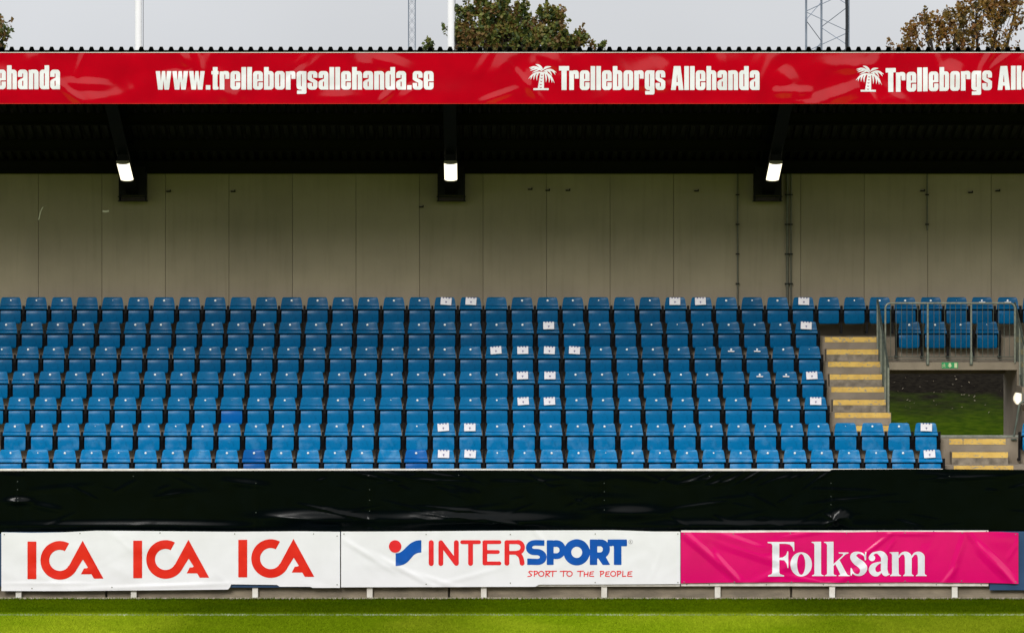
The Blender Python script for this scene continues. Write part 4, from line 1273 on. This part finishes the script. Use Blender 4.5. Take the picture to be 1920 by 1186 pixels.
for a in (20, 40, 60, -30): wt.tent(wx(1566, TD), wz(975, TD), a, 0.03, 0.28, 0.012)
for i in range(60):
    wt.tent(wx(g_.uniform(-100, 2000), TD), wz(g_.choice([g_.uniform(883, 905), g_.uniform(950, 995), g_.uniform(900, 960)]), TD), g_.uniform(-30, 30), g_.uniform(0.025, 0.05), g_.uniform(0.1, 0.45), g_.uniform(0.002, 0.008))
tarp_eye = quick(Geo().tube([(0, -0.005, 0), (0, 0.002, 0)], 0.008, 8), M['galv_dark'])
tp = thing('tarpaulin', 'black plastic tarpaulin stretched along the front of the stand', 'tarpaulin', (0, TD, 1.2))
interpT = lambda pts: (lambda x: wz(float(np.interp(x * FPX / TD + VX, [p[0] for p in pts], [p[1] for p in pts])), TD))
o = cloth('plastic_sheet', M['tarp'], tp, TD, XL, XR, interpT([(-400, 884), (0, 884), (300, 882), (640, 881.5), (900, 881), (1300, 882.5), (1555, 882.5), (1559, 879.5), (1700, 878.5), (1920, 880), (2300, 880)]), lambda x: wz(1004, TD), 0.022, wt)
o.location = -Vector(tp.location)
for px, py in ((33, 902), (33, 917), (34, 938), (480, 960), (480, 905), (693, 917), (693, 937), (693, 957), (1133, 905), (1133, 921), (1133, 937), (1133, 955), (1558, 905), (1558, 930), (1558, 945), (250, 892), (860, 890), (1330, 892), (1780, 892)):
    X, Z = wx(px, TD), wz(py, TD)
    e_ = link('eyelet', tarp_eye, None, tp, (X, float(wt(np.array([X]), np.array([Z]))[0]) - 0.003, Z - 1.2))
rl = Geo().box(XL, wx(1768, 82.06), 82.03, 82.085, wz(882.5, 82.03), wz(878.3, 82.03)).build('front_rail', M['white_paint'], bevel=0.006)
tag(rl, 'white rail just above the black tarpaulin below the front row', 'rail')

# ================================================================== BEHIND THE STAND
def flagpole(px, label, halyard):
    D = 92.0
    zb_ = bank_z(D)
    t = thing('flagpole', label, 'flagpole', (wx(px, D), D, zb_), 'white flagpoles behind the stand')
    Geo().tube([(0, 0, 0), (0, 0, 14 - zb_)], 0.085, 14, 0.066).build('pole', M['pole_white'], t, smooth=True)
    Geo().tube([(0, 0, 14 - zb_), (0, 0, 14.08 - zb_)], 0.09, 10).build('pole_cap', M['galv'], t, smooth=True)
    Geo().tube([(halyard, -0.02, 0.9), (halyard, -0.02, 13.8 - zb_)], 0.006, 5).build('halyard', M['cable'], t)
flagpole(259.5, 'white flagpole standing alone in the sky at upper left', 0.10)
flagpole(845.5, 'white flagpole in front of the large green tree', 0.085)

def lattice(label, legs, D, zb_, zt_, step, rl_, rb, m, cable=None):
    cx = sum(p[0] for p in legs) / len(legs)
    t = thing('lattice_mast', label, 'mast', (cx, D, zb_))
    L = [Vector((x - cx, y - D, 0)) for x, y in legs]
    for p in L: Geo().tube([p, p + Vector((0, 0, zt_ - zb_))], rl_, 8).build('mast_leg', m, t, smooth=True)
    n = len(L)
    for i in range(n):
        a, b_ = L[i], L[(i + 1) % n]
        g = Geo(); z = 0.2 + 0.13 * i; s = 0
        while z + step < zt_ - zb_:
            p, q = (a, b_) if s == 0 else (b_, a)
            g.tube([p + Vector((0, 0, z)), q + Vector((0, 0, z + step))], rb, 5)
            if n == 4: g.tube([q + Vector((0, 0, z)), p + Vector((0, 0, z + step))], rb, 5)
            z += step + 0.02; s = 1 - s
        g.build('bracing', m, t)['kind'] = 'stuff'
    if cable is not None:
        p = L[cable]
        rc = random.Random(3)
        Geo().tube([p + Vector((-0.05 + rc.uniform(-0.018, 0.018), -0.05, z * 0.4)) for z in range(1, int((zt_ - zb_) / 0.4))], 0.035, 6).build('cable', M['cable'], t, smooth=True)
    return t
D1 = 100.0
lattice('wide three-legged steel floodlight mast behind the roof at right', [(wx(1511.5, D1), D1), (wx(1591, D1), D1), (wx(1545, D1), D1 + 0.75)], D1, 3.2, 16, 0.43, 0.024, 0.009, M['mast'], 1)
D2 = 150.0
lattice('slender distant lattice mast left of the flagpole and tree', [(wx(766, D2), D2), (wx(778.5, D2), D2), (wx(778.5, D2), D2 + 0.22), (wx(766, D2), D2 + 0.22)], D2, 0, 24, 0.30, 0.017, 0.0045, M['mast'])

# trees: trunk, limbs and leaf-sized faces gathered in sprays
def tree(label, X, D, lobes, nspray, m, leaf, seed, trunk_r=0.22, zb_=0.0, per=26, shoot=0.5):
    g = np.random.default_rng(seed)
    t = thing('tree', label, 'tree', (X, D, zb_))
    o = Vector((X, D, zb_))
    top = max(l[2] + l[5] for l in lobes)
    tg = Geo()
    tg.tube([Vector((0, 0, 0)), Vector((0.06, 0.02, (top - zb_) * 0.3)), Vector((-0.05, 0.05, (top - zb_) * 0.55))], trunk_r, 10, trunk_r * 0.6)
    fork = Vector((-0.05, 0.05, (top - zb_) * 0.5))
    V_, T_ = [], []
    twig = Geo()
    for (lx, ly, lz, rx, ry, rz, wgt) in lobes:
        c = Vector((lx, ly, lz)) - o
        mid = fork.lerp(c, 0.55) + Vector((g.normal(0, .12), g.normal(0, .12), 0))
        tg.tube([fork, mid, c + Vector((0, 0, rz * 0.5))], trunk_r * 0.42, 7, 0.02)
        ns = int(nspray * wgt)
        for s in range(ns):
            u = g.normal(size=3); u /= np.linalg.norm(u)
            if u[2] < -0.3: u[2] *= -1
            rad = g.uniform(0.35, 1.0) ** 0.6
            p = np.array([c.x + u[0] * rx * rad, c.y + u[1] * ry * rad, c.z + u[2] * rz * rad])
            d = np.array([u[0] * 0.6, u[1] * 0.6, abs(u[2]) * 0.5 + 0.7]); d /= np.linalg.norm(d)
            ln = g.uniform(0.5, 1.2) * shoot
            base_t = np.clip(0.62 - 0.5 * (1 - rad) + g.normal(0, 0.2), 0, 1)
            if rad > 0.75 and s % 3 == 0:
                twig.tube([p - d * 0.25, p + d * ln], 0.008, 4, 0.003)
            for q in range(per):
                f = g.uniform(0, 1)
                sp = (1 - f * 0.75) * shoot * 0.42
                pos = p + d * ln * f + g.normal(0, sp * 0.5, 3)
                a = g.normal(size=3); a /= np.linalg.norm(a)
                b_ = np.cross(a, g.normal(size=3)); b_ /= np.linalg.norm(b_)
                sz = leaf * g.uniform(0.6, 1.25)
                V_ += [pos - a * sz * 0.5, pos + b_ * sz * 0.42, pos + a * sz * 0.55, pos - b_ * sz * 0.38]
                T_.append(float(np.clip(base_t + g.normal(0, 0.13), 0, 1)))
    tg.build('trunk', M['bark'], t, smooth=True)
    twig.build('twigs', M['bark'], t)['kind'] = 'stuff'
    n = len(V_) // 4
    me = bpy.data.meshes.new('crown')
    me.vertices.add(n * 4); me.vertices.foreach_set('co', np.array(V_).reshape(-1))
    me.loops.add(n * 4); me.loops.foreach_set('vertex_index', np.arange(n * 4, dtype=np.int32))
    me.polygons.add(n)
    me.polygons.foreach_set('loop_start', np.arange(0, n * 4, 4, dtype=np.int32))
    me.polygons.foreach_set('loop_total', np.full(n, 4, dtype=np.int32))
    me.update(); me.validate()
    at = me.attributes.new('tint', 'FLOAT', 'FACE')
    at.data.foreach_set('value', np.array(T_))
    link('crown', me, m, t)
    return t
DT = 108.0
L_ = lambda px, py, D, rx, rz, wgt, ry=None, dy=0.0: (wx(px, D), D + dy, wz(py, D), rx, ry or rx, rz, wgt)
tree('large bushy maple with green and rusty leaves behind the roof', wx(950, DT), DT,
     [L_(905, 98, DT, .62, .72, .9), L_(960, 98, DT, .6, .66, .8), L_(1010, 100, DT, .6, .5, .7), L_(1048, 100, DT, .35, .35, .3), L_(870, 40, DT, .14, .30, .14), L_(866, 85, DT, .2, .5, .3), L_(902, 28, DT, .13, .42, .16), L_(925, 42, DT, .2, .38, .25), L_(940, 24, DT, .14, .42, .2), L_(950, 48, DT, .2, .3, .2), L_(981, 35, DT, .10, .40, .13), L_(984, 60, DT, .2, .25, .15), L_(1017, 42, DT, .10, .38, .13), L_(1014, 70, DT, .22, .25, .15), L_(1045, 52, DT, .14, .36, .2), L_(1040, 80, DT, .22, .25, .15), L_(1075, 92, DT, .26, .2, .2), L_(1086, 80, DT, .13, .22, .11), L_(1118, 95, DT, .12, .12, .05), L_(808, 98, DT, .10, .16, .05), L_(840, 62, DT, .06, .25, .012), L_(960, 180, DT, 1.9, 1.0, .5, 1.6)], 120, M['leaf_green'], 0.092, 31, per=30, shoot=0.27, zb_=bank_z(DT))
DG = 106.0
tree('golden brown autumn tree behind the roof at upper right', wx(1810, DG), DG,
     [L_(1735, 80, DG, .45, .35, .4), L_(1790, 65, DG, .5, .5, .5), L_(1830, 50, DG, .55, .65, .6), L_(1870, 60, DG, .5, .6, .5), L_(1905, 30, DG, .3, .4, .25), L_(1690, 105, DG, .45, .2, .28), L_(1820, 110, DG, 1.1, .5, .8), L_(1880, 20, DG, .25, .4, .2), L_(1835, 15, DG, .25, .35, .2), L_(1740, 55, DG, .2, .25, .14), L_(1810, 190, DG, 1.8, .9, .6)], 72, M['leaf_gold'], 0.088, 77, zb_=bank_z(DG), per=20, shoot=0.34)
tree('dark leafy tree cut off by the left edge above the roof', wx(-65, DT), DT,
     [L_(-42, 100, DT, .5, .42, .9), L_(-10, 84, DT, .24, .34, .45), L_(-95, 90, DT, .8, .8, .8), L_(-60, 160, DT, 1.3, .8, .6)], 70, M['leaf_green'], 0.10, 13, zb_=bank_z(DT))

# unseen stand across the pitch, added to block low sky and darken reflections
g = Geo().box(-55, 55, -16, -15.6, 0, 16).box(-55, 55, -15.6, -2.6, 15.6, 17.5).box(-45, 45, -15, -4, 0, 2.5).box(-45, 45, -15, -9, 2.5, 5)
struct(g.build('added_opposite_stand', M['stand_far']))
